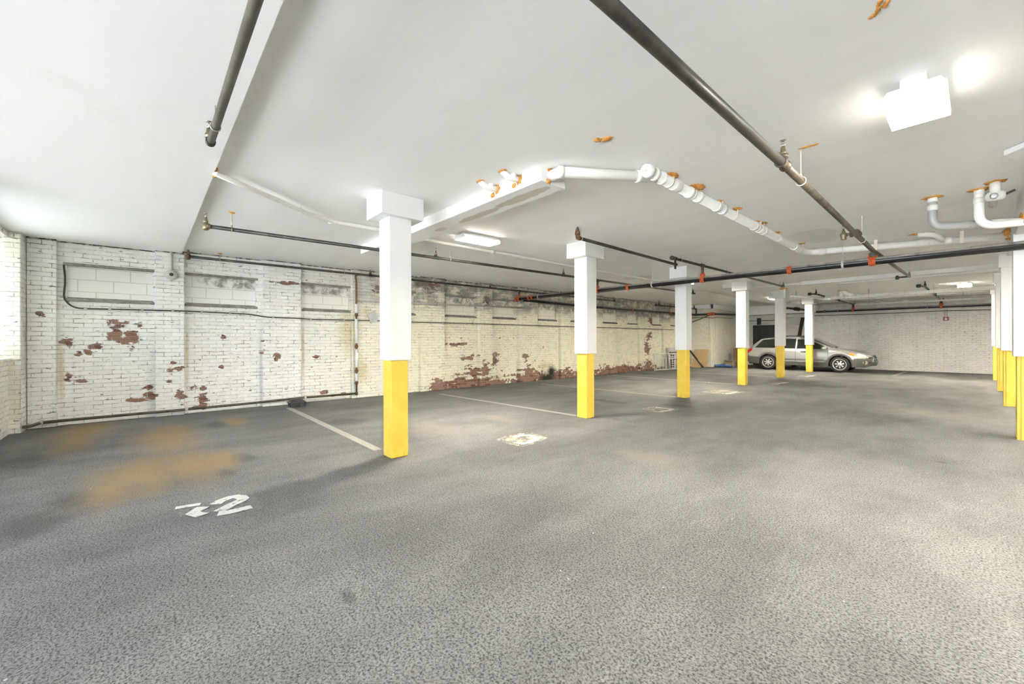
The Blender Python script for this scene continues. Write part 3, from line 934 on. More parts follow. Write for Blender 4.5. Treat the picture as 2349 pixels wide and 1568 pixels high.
# ------------------------------------------------------------------ S1: branch line over the long row
a, b = on_c(470, 517.5, 0.17), on_c(1594, 673, 0.17)
b.x = a.x = (a.x + b.x) / 2
a = on_x(472, 518, a.x)
b = on_x(1594, 673, b.x)
t = thing('sprinkler_pipe', 'brown sprinkler branch running from near the lower ceiling past the nearest post', 'pipe', a)
M().tube([a, b], 0.024, 18).build('pipe', 'pipe_dark', t)
d = (b - a).normalized()
M().lathe(a - d * 0.01, d, [(0, 0.030), (0.03, 0.034), (0.05, 0.034), (0.055, 0.028)], 16).build('elbow', 'brass', t)
M().lathe(a + V((0, 0, -0.05)), (0, 0, 1), [(0, 0.024), (0.02, 0.033), (0.06, 0.033), (0.075, 0.026), (0.09, 0.022)], 16).build('elbow', 'brass', t)
sprinkler(t, a + V((0, 0, 0.035)), True, 1.0)
for px in (1000, 1293, 1590):
    p = line_at(a, b, t_for_px(a, b, px))
    tee(t, p, d, 0.024, 'pipe_dark', (0, 0, 1), 0.055)
    sprinkler(t, p + V((0, 0, 0.05)), True, 0.95)
for px, fo in ((532, True), (1033, False), (1480, False)):
    p = line_at(a, b, t_for_px(a, b, px))
    hanger(t, p, 0.024, 'rod_rust' if fo else 'galv', d, fo)
S1 = (a, b)

# ------------------------------------------------------------------ S2: branch line against the left wall
a = on_x(432, 588, -9.17)
b = on_x(1410, 690, -9.17)
t = thing('sprinkler_pipe', 'brown sprinkler branch along the left wall just under the ceiling', 'pipe', a)
M().tube([a, b], 0.023, 16).build('pipe', 'pipe_dark', t)
d = (b - a).normalized()
M().lathe(a + V((0, 0, -0.05)), (0, 0, 1), [(0, 0.022), (0.02, 0.035), (0.07, 0.033), (0.10, 0.022)], 14).build('elbow', 'rust', t)
sprinkler(t, a + V((0, 0, 0.045)), True, 1.0)
for px in (850, 1125, 1192, 1409):
    p = line_at(a, b, t_for_px(a, b, px))
    tee(t, p, d, 0.023, 'pipe_dark', (0, 0, 1) if px != 1192 else (0, 0, -1), 0.06)
    if px != 1192:
        sprinkler(t, p + V((0, 0, 0.055)), True, 0.9)
for px in (505, 850 - 60, 1140, 1240, 1400):
    p = line_at(a, b, t_for_px(a, b, px))
    hanger(t, p, 0.023, 'rod_rust', d, px == 505)
S2 = (a, b)

# drain riser and its floor run
xr = -9.17
t = thing('drain_pipe', 'thin brown pipe dropping from the wall branch and running along the floor edge', 'pipe', on_x(815, 905, -9.25))
top = on_x(815, 633, xr)
br = on_x(851, 622, xr + 0.0)
low = on_x(818, 902, -9.22)
M().tube([top + V((0, 0.12, 0.06)), top + V((0, 0, 0.02)), V((-9.22, low.y, top.z - 0.1)), low], 0.020, 14, 0.06).build('riser', 'rust', t)
for y0, y1 in ((697, 718), (731, 787), (800, 842), (856, 874)):
    p0, p1 = on_x(817, y0, -9.22), on_x(818, y1, -9.22)
    M().cyl(V((-9.22, low.y, p0.z)), V((-9.22, low.y, p1.z)), 0.033, seg=16).build('white_sleeve', 'pvc', t)
for y0 in (722, 794, 850, 878):
    p0 = on_x(817, y0, -9.22)
    M().lathe(V((-9.22, low.y, p0.z + 0.04)), (0, 0, -1), [(0, 0.024), (0.02, 0.036), (0.06, 0.036), (0.08, 0.024)], 14).build('fitting', 'rust', t)
fr = [low, on_x(700, 911, -9.25), on_x(560, 926, -9.24), on_x(428, 938.5, -9.22), on_x(145, 964, -9.22), on_x(95, 969, -9.22), on_x(70, 977, -9.15), on_x(40, 981, -9.0)]
for p in fr[3:]:
    p.z = max(p.z, 0.03)
M().tube(fr, 0.022, 12, 0.05).build('floor_run', 'pipe_brown', t)
M().lathe(low + V((0, 0, 0.03)), (0, 0, -1), [(0, 0.026), (0.02, 0.032), (0.06, 0.03)], 12).build('elbow', 'rust', t)
for k, px in ((5, 93), (1, 706), (3, 428)):
    p = fr[k]
    M().box(p + V((-0.05, -0.02, -0.03)), p + V((0.03, 0.02, 0.035))).build('clamp', 'galv', t, 0.004)

# grey conduit on the wall behind the nearest post
p0, p1 = on_x(821, 690, -9.27), on_x(1205, 705.5, -9.27)
t = thing('wall_conduit', 'thin grey conduit fixed to the left wall behind the nearest post', 'conduit', p0)
M().tube([p0, p1], 0.020, 12).build('pipe', 'duct', t)
for k in range(6):
    p = p0.lerp(p1, k / 5)
    M().box(p + V((-0.025, -0.02, -0.03)), p + V((0.024, 0.02, 0.03))).build('clip', 'duct', t)

# dark cable along the left wall
cp = [(146, 607), (150, 640), (146, 683), (160, 700), (178, 707), (300, 710), (425, 713), (571, 720), (610, 727), (690, 730), (711, 732), (860, 735), (936, 738), (1087, 742), (1315, 749), (1455, 753), (1545, 756)]
cpts = []
for (px, py) in cp:
    cpts.append(on_x(px, py, XW + 0.02 if px < 175 else XP + 0.014))
t = thing('wall_cable', 'black cable clipped along the whole left wall at mid height', 'cable', cpts[0])
M().tube(cpts, 0.012, 8, 0.1).build('cable', 'cable', t)
for px in (195, 250, 325, 395, 460, 525, 625, 712, 785, 1010, 1087, 1180, 1300, 1440):
    for i in range(len(cp) - 1):
        if cp[i][0] <= px <= cp[i + 1][0] and i > 3:
            p = cpts[i].lerp(cpts[i + 1], (px - cp[i][0]) / (cp[i + 1][0] - cp[i][0]))
            M().box(p + V((-0.012, -0.018, -0.02)), p + V((0.014, 0.018, 0.022))).build('clip', 'duct', t)
            break

# round device on the first pilaster
p = on_x(393, 630, XP + 0.02)
t = thing('wall_sounder', 'round grey sounder on the left wall with conduit up to the lower ceiling', 'alarm', p)
M().lathe(p, (1, 0, 0.0), [(0, 0.085), (0.035, 0.085), (0.05, 0.07), (0.06, 0.035), (0.055, 0.02)], 24).build('housing', 'gray_dev', t)
M().lathe(p + V((0.05, 0, 0)), (1, 0, 0), [(0, 0.03), (0.014, 0.028), (0.015, 0.018)], 16).build('lens', 'black_trim', t)
M().cyl(p + V((0.0, 0, 0.07)), V((p.x, p.y, SOFZ)), 0.022, seg=12).build('conduit', 'gray_dev', t)

# tilted plate on the wall
q = [on_x(842, 722, XP + 0.02), on_x(861, 711, XP + 0.02), on_x(868, 734, XP + 0.02), on_x(851, 742, XP + 0.02)]
tag(M().hexa([p - V((0.012, 0, 0)) for p in q], [p + V((0.006, 0, 0)) for p in q]).build('wall_plate', 'paper'), 'tilted pale grey plate on the left wall half hidden by the nearest post', 'plate')

# ------------------------------------------------------------------ D1: big diagonal pipe
a, b = on_c(1391, 4, 0.25), on_c(2086, 634, 0.25)
xd = (a.x + b.x) / 2
k1 = on_c(1796, 377, 0.25)
xd = k1.x
a = on_x(1391, 4, xd)
b = on_x(2086, 634, xd)
tA = on_x(1796, 376, xd)
tB = on_x(1966, 535, xd)
tC = on_x(2002, 574, xd)
a0 = V((xd, -0.6, a.z)) if False else a - (tA - a).normalized() * 0.9
t = thing('sprinkler_main', 'thick dark sprinkler pipe crossing overhead from the top edge to the black main', 'pipe', tA)
r1 = 0.033
M().tube([a0, tA], r1, 22).build('pipe', 'pipe_dark', t)
M().tube([tA, tC], r1 * 0.88, 22).build('pipe', 'pipe_brown', t)
M().tube([tC, b], r1 * 0.8, 18).build('pipe', 'pipe_brown', t)
d = (tB - tA).normalized()
tee(t, tA, d, r1, 'pipe_brown', (0, 0, 1), 0.07)
sprinkler(t, tA + V((0, 0, 0.06)), True, 1.05)
tee(t, tB, d, r1, 'pipe_brown', (-1, 0, 0), 0.07)
eb = tB + V((-0.13, -0.02, 0))
m = M().tube([tB, eb], 0.018, 10)
m.lathe(eb + V((0, 0, 0.03)), (0, 0, -1), [(0, 0.02), (0.012, 0.036), (0.05, 0.036), (0.06, 0.028), (0.075, 0.03), (0.09, 0.028)], 14)
m.build('side_elbow', 'brass', t)
sprinkler(t, eb + V((0, 0, 0.02)), True, 0.8)
for px in (1838, 1978):
    p = line_at(tA, tC, t_for_px(tA, tC, px))
    hanger(t, p, r1, 'strap', d, False)
foam(t, on_c(1856, 335, 0.0), (0.07, 0.02, 0.006), 3, 0.3)
sprinkler(t, b + V((0, 0, 0.02)), True, 1.0)
m = M().tube([b, b + V((-0.20, 0.0, -0.0))], 0.018, 10)
m.lathe(b + V((-0.20, 0, 0.045)), (0, 0, -1), [(0, 0.02), (0.03, 0.034), (0.075, 0.034), (0.09, 0.022)], 12)
m.build('end_arm', 'pipe_dark', t)

# ------------------------------------------------------------------ M1: black main across the garage
ZM = 2.53
m0, m1 = on_z(1185, 685, ZM), on_z(2349, 562, ZM)
YM = 8.28
m0 = on_y(1186, 685.5, YM + 0.10)
m1 = on_y(2349, 562, YM)
m2 = m1 + (m1 - m0).normalized() * 4.5
RM = 0.057
t = thing('fire_main', 'glossy black fire main crossing the garage in front of the third post', 'pipe', m1)
M().tube([m0, m2], RM, 24).build('pipe', 'main', t)
dm = (m1 - m0).normalized()
M().lathe(m0 + dm * 0.02, -dm, [(0, RM * 1.2), (0.08, RM * 1.25), (0.10, RM * 1.1), (0.12, RM * 0.8)], 18).build('end_cap', 'orange', t)
for px in (1214, 1222, 1441, 1812):
    coupling(t, line_at(m0, m1, t_for_px(m0, m1, px)), dm, RM)
for px, hz in ((1191, None), (1371, None), (1612, None), (2001.5, None)):
    p = line_at(m0, m1, t_for_px(m0, m1, px))
    coupling(t, p, dm, RM, 0.085)
    top = {1191: S2[0].lerp(S2[1], 0.62).z, 1371: S1[0].lerp(S1[1], 0.62).z, 1612: 2.79, 2001.5: tC.z}[px]
    rs = 0.030 if px == 2001.5 else 0.024
    m = M().cyl(p + V((0, 0, RM * 0.8)), V((p.x, p.y, top)), rs, seg=14)
    m.build('riser', 'pipe_brown', t)
    m = M().lathe(p + V((0, 0, RM * 0.9)), (0, 0, 1), [(0, rs * 1.9), (0.03, rs * 2.0), (0.05, rs * 1.9), (0.055, rs * 1.35), (0.075, rs * 1.3)], 16)
    m.build('outlet', 'orange', t)
    tee(t, V((p.x, p.y, top)), (0, 1, 0), rs, 'pipe_dark')
for px in (1236, 1497, 1934):
    p = line_at(m0, m1, t_for_px(m0, m1, px))
    h = hanger(t, p, RM, 'galv', dm, False)
    m = M()
    m.lathe(p - dm * 0.014, dm, [(0, RM + 0.004), (0.028, RM + 0.004)], 20)
    m.build('strap', 'rail_white', t)

# ------------------------------------------------------------------ M2/M3: black main along the left wall, the corner and the back wall
pa = on_z(1200, 688, ZM - 0.03)
xm = -8.62
pa = V((-8.95, m0.y + 0.05, ZM - 0.02))
pb = on_x(1369, 703.5, -8.95)
pc = on_y(1632, 718.5, YC - 0.22)
px_ = [pa, pb, V((-8.95, YC - 0.24, pb.z - 0.0)), V((XC + 0.22, YC - 0.24, pc.z)), V((XC + 0.22, YB - 0.35, pc.z)), on_y(1777, 718.5, YB - 0.35), on_y(2285, 697.5, YB - 0.35)]
px_[2].z = px_[3].z = (pb.z + pc.z) / 2
px_[4].z = px_[5].z
t = thing('fire_main', 'black fire main along the left wall, round the corner and along the back wall', 'pipe', pa)
M().tube(px_ + [px_[-1] + V((4.5, 0, 0))], 0.055, 18, 0.08).build('pipe', 'main', t)
for i, px in ((0, 1449), (1, 1536), (2, 1585)):
    A, B = (px_[1], px_[2]) if px < 1560 else (px_[2], px_[3])
    coupling(t, line_at(A, B, t_for_px(A, B, px)), B - A, 0.055, 0.07)
M().lathe(V((px_[3].x - 0.28, px_[3].y, px_[3].z)), (1, 0, 0), [(0, 0.068), (0.06, 0.072), (0.24, 0.072), (0.30, 0.066)], 16).build('coupling', 'orange', t)
for px in (1807, 1892, 1957, 2159):
    p = line_at(px_[5], px_[6], t_for_px(px_[5], px_[6], px))
    coupling(t, p, (1, 0, 0), 0.055, 0.07, 'rust' if px in (1892,) else 'orange')
for p in [pb.lerp(px_[2], k) for k in (0.05, 0.5)] + [px_[5].lerp(px_[6], k) for k in (0.1, 0.35, 0.75)]:
    hanger(t, p, 0.055, 'galv', (0, 1, 0) if p.x < -8.8 else (1, 0, 0))
BM = (px_[5], px_[6])

# ------------------------------------------------------------------ S3: branch with its jogged joint
a, b = on_c(1325, 545, 0.15), on_c(1549, 606, 0.15)
t = thing('sprinkler_pipe', 'brown sprinkler branch above the second post with an upturned elbow end', 'pipe', a)
M().tube([a, b], 0.024, 16).build('pipe', 'pipe_dark', t)
el = M().tube([a + (b - a).normalized() * 0.05, a, a + V((0, 0, 0.07))], 0.032, 14, 0.045)
el.lathe(a + V((0, 0, 0.04)), (0, 0, 1), [(0, 0.036), (0.03, 0.038), (0.05, 0.03), (0.08, 0.022)], 14)
el.build('elbow', 'rust', t)
sprinkler(t, a + V((0, 0, 0.10)), True, 0.9)
hanger(t, a + (b - a).normalized() * 0.08, 0.024, 'strap', (b - a))
M().cyl(b + V((0, 0, -0.09)), b + V((0, 0, 0.13)), 0.019, seg=12).build('stub', 'pipe_dark', t)
tee(t, b, b - a, 0.022, 'pipe_dark')
c = on_c(1557, 594, 0.10)
c0, c1 = on_c(1541, 591, 0.10), on_c(1797, 657, 0.14)
t2 = thing('sprinkler_pipe', 'brown sprinkler branch passing over the black main above the third post', 'pipe', c0)
M().tube([c0, c1], 0.024, 16).build('pipe', 'pipe_dark', t2)
dc = (c1 - c0).normalized()
M().lathe(c0 - dc * 0.02, dc, [(0, 0.02), (0.01, 0.04), (0.07, 0.04), (0.08, 0.028), (0.14, 0.028), (0.15, 0.036), (0.18, 0.036)], 14).build('end_cap', 'pipe_dark', t2)
p = line_at(c0, c1, t_for_px(c0, c1, 1612))
tee(t2, p, dc, 0.024, 'pipe_dark', (0, 0, -1), 0.06)
for px in (1562, 1668, 1790):
    hanger(t2, line_at(c0, c1, t_for_px(c0, c1, px)), 0.024, 'galv', dc)
tee(t2, c1, dc, 0.024, 'pipe_dark', (0, 0, 1), 0.05)
sprinkler(t2, c1 + V((0, 0, 0.05)), True, 1.0)
M().lathe(c1 - dc * 0.25, dc, [(0, 0.03), (0.05, 0.036), (0.12, 0.036), (0.16, 0.03)], 12).build('fitting', 'pipe_dark', t2)
M().cyl(c1 + V((0.03, 0, -0.02)), c1 + V((0.03, 0, -0.33)), 0.022, seg=10).build('drop', 'pvc_aged', t2)
foam(t2, c1 + V((0.0, 0, -0.06)), (0.09, 0.09, 0.02), 5)

# D2, D3: far branches feeding the back main
for (pts, lab, ends) in (([(1858, 674), (1872, 674), (1922, 687), (1957, 698)], 'dark sprinkler branch beside the sixth post running to the back main', 1957),
                         ([(2108, 655.5), (2122, 657), (2131, 661.5), (2159, 688)], 'dark sprinkler branch on the right running to the back main', 2159)):
    a = on_c(pts[0][0], pts[0][1], 0.16)
    bq = line_at(BM[0], BM[1], t_for_px(BM[0], BM[1], ends))
    b = on_y(pts[3][0], pts[3][1], bq.y)
    s_ = on_c(pts[1][0], pts[1][1], 0.16)
    t = thing('sprinkler_pipe', lab, 'pipe', a)
    M().tube([a, s_], 0.022, 10).build('end_arm', 'pipe_dark', t)
    M().lathe(a + V((-0.06, 0, 0.0)), (1, 0, 0), [(0, 0.02), (0.02, 0.05), (0.09, 0.05), (0.11, 0.02)], 12).build('end_cap', 'pipe_dark', t)
    M().tube([s_, b], 0.026, 12).build('pipe', 'pipe_dark', t)
    M().cyl(V((b.x, b.y, b.z + 0.03)), V((b.x, b.y, bq.z + 0.03)), 0.04, seg=12).build('riser', 'pipe_dark', t)
    M().lathe(V((b.x, b.y, bq.z + 0.13)), (0, 0, -1), [(0, 0.05), (0.04, 0.065), (0.08, 0.05)], 12).build('outlet', 'orange', t)
    tee(t, s_, b - s_, 0.026, 'pipe_dark', (0, 0, 1), 0.06)
    sprinkler(t, s_ + V((0, 0, 0.05)), True, 1.0, 'pipe_dark')
    mid = s_.lerp(b, 0.55)
    tee(t, mid, b - s_, 0.03, 'pipe_dark', (0, 0, 1), 0.06)
    sprinkler(t, b + V((0.06, 0, 0.02)), True, 1.2, 'pipe_dark')
    hanger(t, s_, 0.026, 'galv', b - s_)

# branch ends along the far left wall
a, b = on_x(1505, 699.5, -8.9), on_y(1597, 708, YC - 0.35)
t = thing('sprinkler_pipe', 'short black sprinkler branch above the wall main near the cream corner', 'pipe', a)
M().tube([a, b], 0.03, 12).build('pipe', 'pipe_dark', t)
M().lathe(a, b - a, [(-0.06, 0.02), (-0.04, 0.05), (0.04, 0.05), (0.06, 0.03)], 12).build('end_cap', 'pipe_dark', t)
sprinkler(t, a + V((0, 0.25, 0.02)), True, 1.5, 'pipe_dark')
sprinkler(t, b + V((-0.1, 0, 0.02)), True, 1.5, 'pipe_dark')
M().cyl(b, V((b.x, b.y, b.z - 0.26)), 0.035, seg=10).build('riser', 'pipe_dark', t)
hanger(t, a.lerp(b, 0.5), 0.03, 'galv', b - a)

# ------------------------------------------------------------------ white drain run W1
b0 = V((-2.66, 2.92, 2.80))
w0 = on_c(1284, 402, 0.10)
w1 = on_c(1478, 401, 0.085)
c0, c1 = on_c(1484, 392, 0.085), on_c(1848, 581, 0.085)
xw = (c0.x + c1.x) / 2
c0, c1 = on_x(1484, 391, xw), on_x(1850, 580, xw)
hz = (c0.z + c1.z) / 2
t = thing('drain_pipe', 'thick white drain pipe from the box beam to the header beam with orange foam', 'pipe', c0)
RW = 0.052
end = on_y(2309, 541, 9.35)
end.x = 0.335
M().tube([c0, c1, end], RW, 22, 0.16).build('pipe', 'pvc', t)
join = on_x(1488, 402, xw - 0.0)
start = on_x(1262, 403, -2.66)
w1 = line_at(c0, c1, 0.035) - V((0.01, 0, 0.012))
w0.z = w1.z
start.z = w1.z
M().tube([start, w0, w1], RW * 0.95, 20, 0.06).build('inlet', 'pvc', t)
dI = (w1 - w0).normalized()
for px in (1287, 1466):
    p = line_at(w0, w1, t_for_px(w0, w1, px))
    M().lathe(p - dI * 0.025, dI, [(0, RW * 1.05), (0.05, RW * 1.06)], 20).build('collar', 'pvc', t)
dc = (c1 - c0).normalized()
M().lathe(c0 + dc * 0.06, -dc, [(0, RW * 1.14), (0.055, RW * 1.16), (0.06, RW * 1.05), (0.085, RW * 1.04), (0.088, RW * 0.6), (0.089, 0.02)], 24).build('cleanout_cap', 'pvc', t)
M().box(c0 - dc * 0.045 + V((-0.018, -0.012, -0.018)), c0 - dc * 0.02 + V((0.018, 0.012, 0.018))).build('cap_nut', 'pvc', t)
for px, L in ((1502, 0.05), (1519, 0.03), (1551, 0.11), (1582, 0.06), (1602, 0.05), (1645, 0.07), (1658, 0.06), (1731, 0.06), (1743, 0.06), (1752, 0.06), (1822, 0.08)):
    p = line_at(c0, c1, t_for_px(c0, c1, px))
    M().lathe(p - dc * L / 2, dc, [(0, RW * 1.10), (0.006, RW * 1.16), (L - 0.006, RW * 1.16), (L, RW * 1.10)], 22).build('collar', 'pvc', t)
for k, px in enumerate((1535, 1588, 1648, 1683, 1736, 1744, 1783, 1833)):
    p = line_at(c0, c1, t_for_px(c0, c1, px))
    m = M()
    m.lathe(p - dc * 0.008, dc, [(0, RW + 0.006), (0.016, RW + 0.006)], 20)
    z = ceil_z(p.y)
    m.box((p.x + RW - 0.004, p.y - 0.009, p.z), (p.x + RW + 0.006, p.y + 0.009, z))
    if k not in (1, 2):
        m.build('strap', 'strap', t)
    else:
        m.build('strap', 'pvc', t)
    foam(t, (p.x + (RW * 0.3 if k % 2 else -0.02) + 0.03, p.y, z + 0.004), (0.075 if k in (0, 1) else 0.05, 0.09 if k in (0, 1) else 0.06, 0.035 if k < 2 else 0.018), k + 2)
    if k in (1, 2, 4):
        M().tube([p + V((0, 0, 0)), V((p.x + 0.02, p.y + 0.04, z))], RW * 0.7, 14).build('drop', 'pvc_aged', t)
q2 = line_at(c1, end, 0.25)
for px, L in ((1888, 0.10), (2118, 0.14), (2176, 0.08)):
    p = line_at(c1, end, t_for_px(c1, end, px))
    dd = (end - c1).normalized()
    M().lathe(p - dd * L / 2, dd, [(0, RW * 1.14), (L, RW * 1.14)], 20).build('collar', 'pvc_aged', t)
for px in (2011, 2207):
    p = line_at(c1, end, t_for_px(c1, end, px))
    M().box((p.x - 0.02, p.y - RW - 0.012, p.z - RW - 0.01), (p.x + 0.02, p.y - RW + 0.004, ceil_z(p.y))).build('strap', 'strap', t)
p = line_at(c1, end, t_for_px(c1, end, 2165))
q = on_c(2122, 536, 0.02)
M().tube([p, V((q.x + 0.1, q.y, q.z - 0.03)), q - V((0.08, 0, 0))], RW * 0.72, 14, 0.08).build('wye_branch', 'pvc', t)
foam(t, on_c(2110, 535, 0.0), (0.13, 0.04, 0.02), 21)
foam(t, end + V((-0.03, 0, 0.02)), (0.05, 0.07, 0.08), 22)
foam(t, on_c(1262, 394, 0.02), (0.03, 0.04, 0.03), 23)
foam(t, start + V((0.0, -0.03, -0.05)), (0.02, 0.03, 0.02), 24)

# grey and white sweeps that drop from the ceiling at the right
for (cp_, cj, mid_, tgt, rr, mt, lab) in (((2139, 452), (2139, 478), (2139, 540), (2314, 516), 0.040, 'pvc_gray', 'grey plastic sweep dropping from the ceiling towards the header beam'),
                                          ((2246, 434), (2246, 470), (2249, 515), (2322, 512), 0.040, 'pvc', 'white plastic sweep dropping from the ceiling close to the header beam')):
    top = on_c(cp_[0], cp_[1], 0.0)
    g = on_x(tgt[0], tgt[1], 0.36)
    if mt == 'pvc':
        g = V((0.36, top.y + 0.05, on_y(2322, 512, top.y + 0.05).z))
    else:
        g = V((0.36, top.y + 0.45, on_y(2318, 512, top.y + 0.45).z))
    knee = V((top.x, top.y, g.z))
    t = thing('conduit_sweep', lab, 'conduit', top)
    M().tube([top + V((0, 0, 0.02)), top - V((0, 0, 0.12)), knee, g], rr, 18, 0.20, nf=12).build('pipe', mt, t)
    M().cyl(top + V((0, 0, 0.01)), top - V((0, 0, 0.06)), rr * 1.02, seg=18).build('ceiling_stub', 'pvc', t)
    M().cyl(top - V((0, 0, 0.095)), top - V((0, 0, 0.155)), rr * 1.14, seg=18).build('collar', 'pvc' if mt == 'pvc' else 'pvc_aged', t)
    foam(t, top, (0.085, 0.07, 0.016), 31 if mt == 'pvc' else 32)
    foam(t, g + V((-0.03, 0, 0.03)), (0.02, 0.05, 0.05), 33)
    if mt != 'pvc':
        p = knee.lerp(g, 0.45)
        dd = (g - knee).normalized()
        M().lathe(p - dd * 0.04, dd, [(0, rr * 1.15), (0.08, rr * 1.15)], 18).build('collar', 'pvc_gray', t)
        M().tube([knee.lerp(g, 0.62), g], rr * 1.03, 16).build('painted_end', 'pvc', t)
# painted stop valve on a short ceiling pipe
top = on_c(2283, 416, 0.0)
t = thing('ceiling_valve', 'white painted valve on a short pipe beside the white sweep', 'valve', top)
M().cyl(top + V((0, 0, 0.02)), top - V((0, 0, 0.13)), 0.042, seg=16).build('pipe', 'pvc_aged', t)
M().lathe(top + V((-0.07, 0, -0.15)), (1, 0, 0), [(0, 0.02), (0.02, 0.045), (0.08, 0.05), (0.12, 0.045), (0.14, 0.03)], 14).build('valve_body', 'pvc_aged', t)
M().bar(top + V((0.06, 0, -0.15)), top + V((0.13, 0, -0.12)), 0.012, 0.02).build('lever', 'black_trim', t)
M().lathe(top + V((-0.01, -0.05, -0.16)), (0, -1, 0), [(0, 0.03), (0.02, 0.03), (0.022, 0.016)], 12).build('flange', 'galv', t)
foam(t, top, (0.075, 0.06, 0.02), 35)
lo = on_c(2280, 500, 0.0)
M().tube([V((top.x, top.y + 0.35, ceil_z(top.y) - 0.03)), V((top.x - 0.0, top.y + 1.0, ceil_z(top.y) - 0.03))], 0.035, 12).build('tail_pipe', 'pvc_aged', t)

# ------------------------------------------------------------------ white box beam with two stubs
n = on_z(1241.6, 413.7, 2.77)
f_ = on_z(1293, 434.6, 2.77)
xe = on_z(824, 582, 2.77).x
zt_ = ceil_z(n.y) + 0.01
t = thing('box_beam', 'white boxed beam under the ceiling behind the nearest post, paint scraped below', 'beam', (n.x, n.y, 2.77))
M().box((xe, n.y, 2.77), (n.x, f_.y, zt_)).build('casing', 'beam_paint', t, 0.004)
for k, ((ax_, ay_), (bx_, by_)) in enumerate((((1107, 419), (1139, 433)), ((1158, 396), (1189, 410)))):
    q = on_y(bx_, by_, n.y)
    p = on_c(ax_, ay_, 0.01)
    s2 = thing('pipe_stub', ('white pipe stub with orange foam entering the box beam, nearer the post', 'white pipe stub with orange foam entering the box beam, nearer its open end')[k], 'pipe', p, 'pipe stubs on the box beam')
    M().tube([p + V((0, -0.03, 0.01)), p + V((0, 0.05, -0.035)), V((q.x, n.y + 0.02, q.z))], 0.030, 14, 0.05).build('pipe', 'pvc', s2)
    mid = p.lerp(q, 0.55)
    dd = (q - p).normalized()
    M().lathe(mid - dd * 0.02, dd, [(0, 0.035), (0.04, 0.035)], 14).build('collar', 'pvc', s2)
    foam(s2, V((q.x + 0.01, n.y, q.z)), (0.042, 0.012, 0.05), 41 + k)
    foam(s2, V((q.x - 0.06, n.y, q.z - 0.05)), (0.03, 0.012, 0.025), 43 + k)
    foam(s2, V((p.x, p.y - 0.03, ceil_z(p.y))), (0.05, 0.03, 0.010), 45 + k)

# foam spot
p = on_c(1380, 318, 0.0)
m = M().blob((p.x - 0.03, p.y - 0.01, p.z), (0.03, 0.035, 0.012), 51, 0.5).blob((p.x + 0.03, p.y + 0.03, p.z), (0.045, 0.03, 0.014), 52, 0.5)
tag(m.build('foam_patch', 'foam'), 'small orange foam patch alone on the white ceiling', 'foam patch')
m = M()
for k, (fx, fy) in enumerate(((1998, 38), (2004, 34), (2009, 29), (2013, 22), (2016, 15), (2018, 8), (2019, 1), (2033, 6), (2036, 2), (2030, 12))):
    p = on_c(fx, fy, -0.003)
    m.blob(p, (0.012, 0.014, 0.010), 60 + k, 0.5, 2)
tag(m.build('foam_patch', 'foam'), 'thin orange foam streak on the ceiling at the top right edge', 'foam patch')

# ------------------------------------------------------------------ W2: white pipe from the lower ceiling along the ceiling
pts = [on_c(494, 397, 0.05), on_c(600, 443, 0.05), on_c(700, 487, 0.05), on_c(762, 508, 0.05), on_c(860, 525, 0.05), on_c(985, 551, 0.05), on_c(1300, 608, 0.05), on_c(1500, 643, 0.05), on_c(1766, 698, 0.05)]
pts[0].y = EDGE
t = thing('water_pipe', 'slim white painted pipe along the ceiling from the lower ceiling edge', 'pipe', pts[0])
M().tube(pts, 0.026, 14, 0.15).build('pipe', 'pvc_aged', t)
for px in (690, 985, 1218, 1450):
    for i in range(len(pts) - 1):
        A, B = pts[i], pts[i + 1]
        k = t_for_px(A, B, px)
        if 0.001 < k < 0.999:
            hanger(t, A.lerp(B, k), 0.026, 'rail_white', B - A)
            break
for px in (763, 905, 1130):
    for i in range(len(pts) - 1):
        A, B = pts[i], pts[i + 1]
        k = t_for_px(A, B, px)
        if 0.001 < k < 0.999:
            dd = (B - A).normalized()
            M().lathe(A.lerp(B, k) - dd * 0.04, dd, [(0, 0.032), (0.08, 0.032)], 14).build('collar', 'pvc_aged', t)
            break
foam(t, pts[0] + V((0.05, 0, 0.02)), (0.02, 0.02, 0.02), 71)
foam(t, pts[0] + V((-0.04, 0, -0.02)), (0.012, 0.015, 0.012), 72)

# ------------------------------------------------------------------ trunking and pipes at the far ceiling
yt = on_c(1838, 645.5, 0.0).y
s0 = on_c(1838, 645.5, 0.0)
M_ = M().box((s0.x, s0.y, ceil_z(s0.y) - 0.10), (0.345, s0.y + 0.14, ceil_z(s0.y)))
tag(M_.build('cable_trunking', 'white_paint', None, 0.004), 'white rectangular trunking across the far ceiling towards the right posts', 'trunking')
q0 = on_c(1722, 661, 0.04)
tag(M().tube([V((q0.x, s0.y + 0.07, ceil_z(s0.y) - 0.045)), V((s0.x, s0.y + 0.07, ceil_z(s0.y) - 0.045))], 0.035, 12).build('ceiling_conduit', 'pvc_aged'), 'white conduit leading from the fourth post into the rectangular trunking', 'conduit')
s1 = on_c(1918, 652, 0.05)
tag(M().box((s1.x, s1.y, ceil_z(s1.y) - 0.05), (0.345, s1.y + 0.07, ceil_z(s1.y))).build('cable_trunking', 'white_paint'), 'slim white strip trunking just behind the rectangular trunking', 'trunking')
tag(M().box((LP[3].location.x - 0.55, LP[3].location.y + 0.0, ceil_z(13) - 0.115), (LP[3].location.x - 0.19, LP[3].location.y + 0.2, ceil_z(13) + 0.0)).build('ceiling_box', 'white_paint', None, 0.004), 'small white box on the ceiling left of the fourth post cap', 'box')

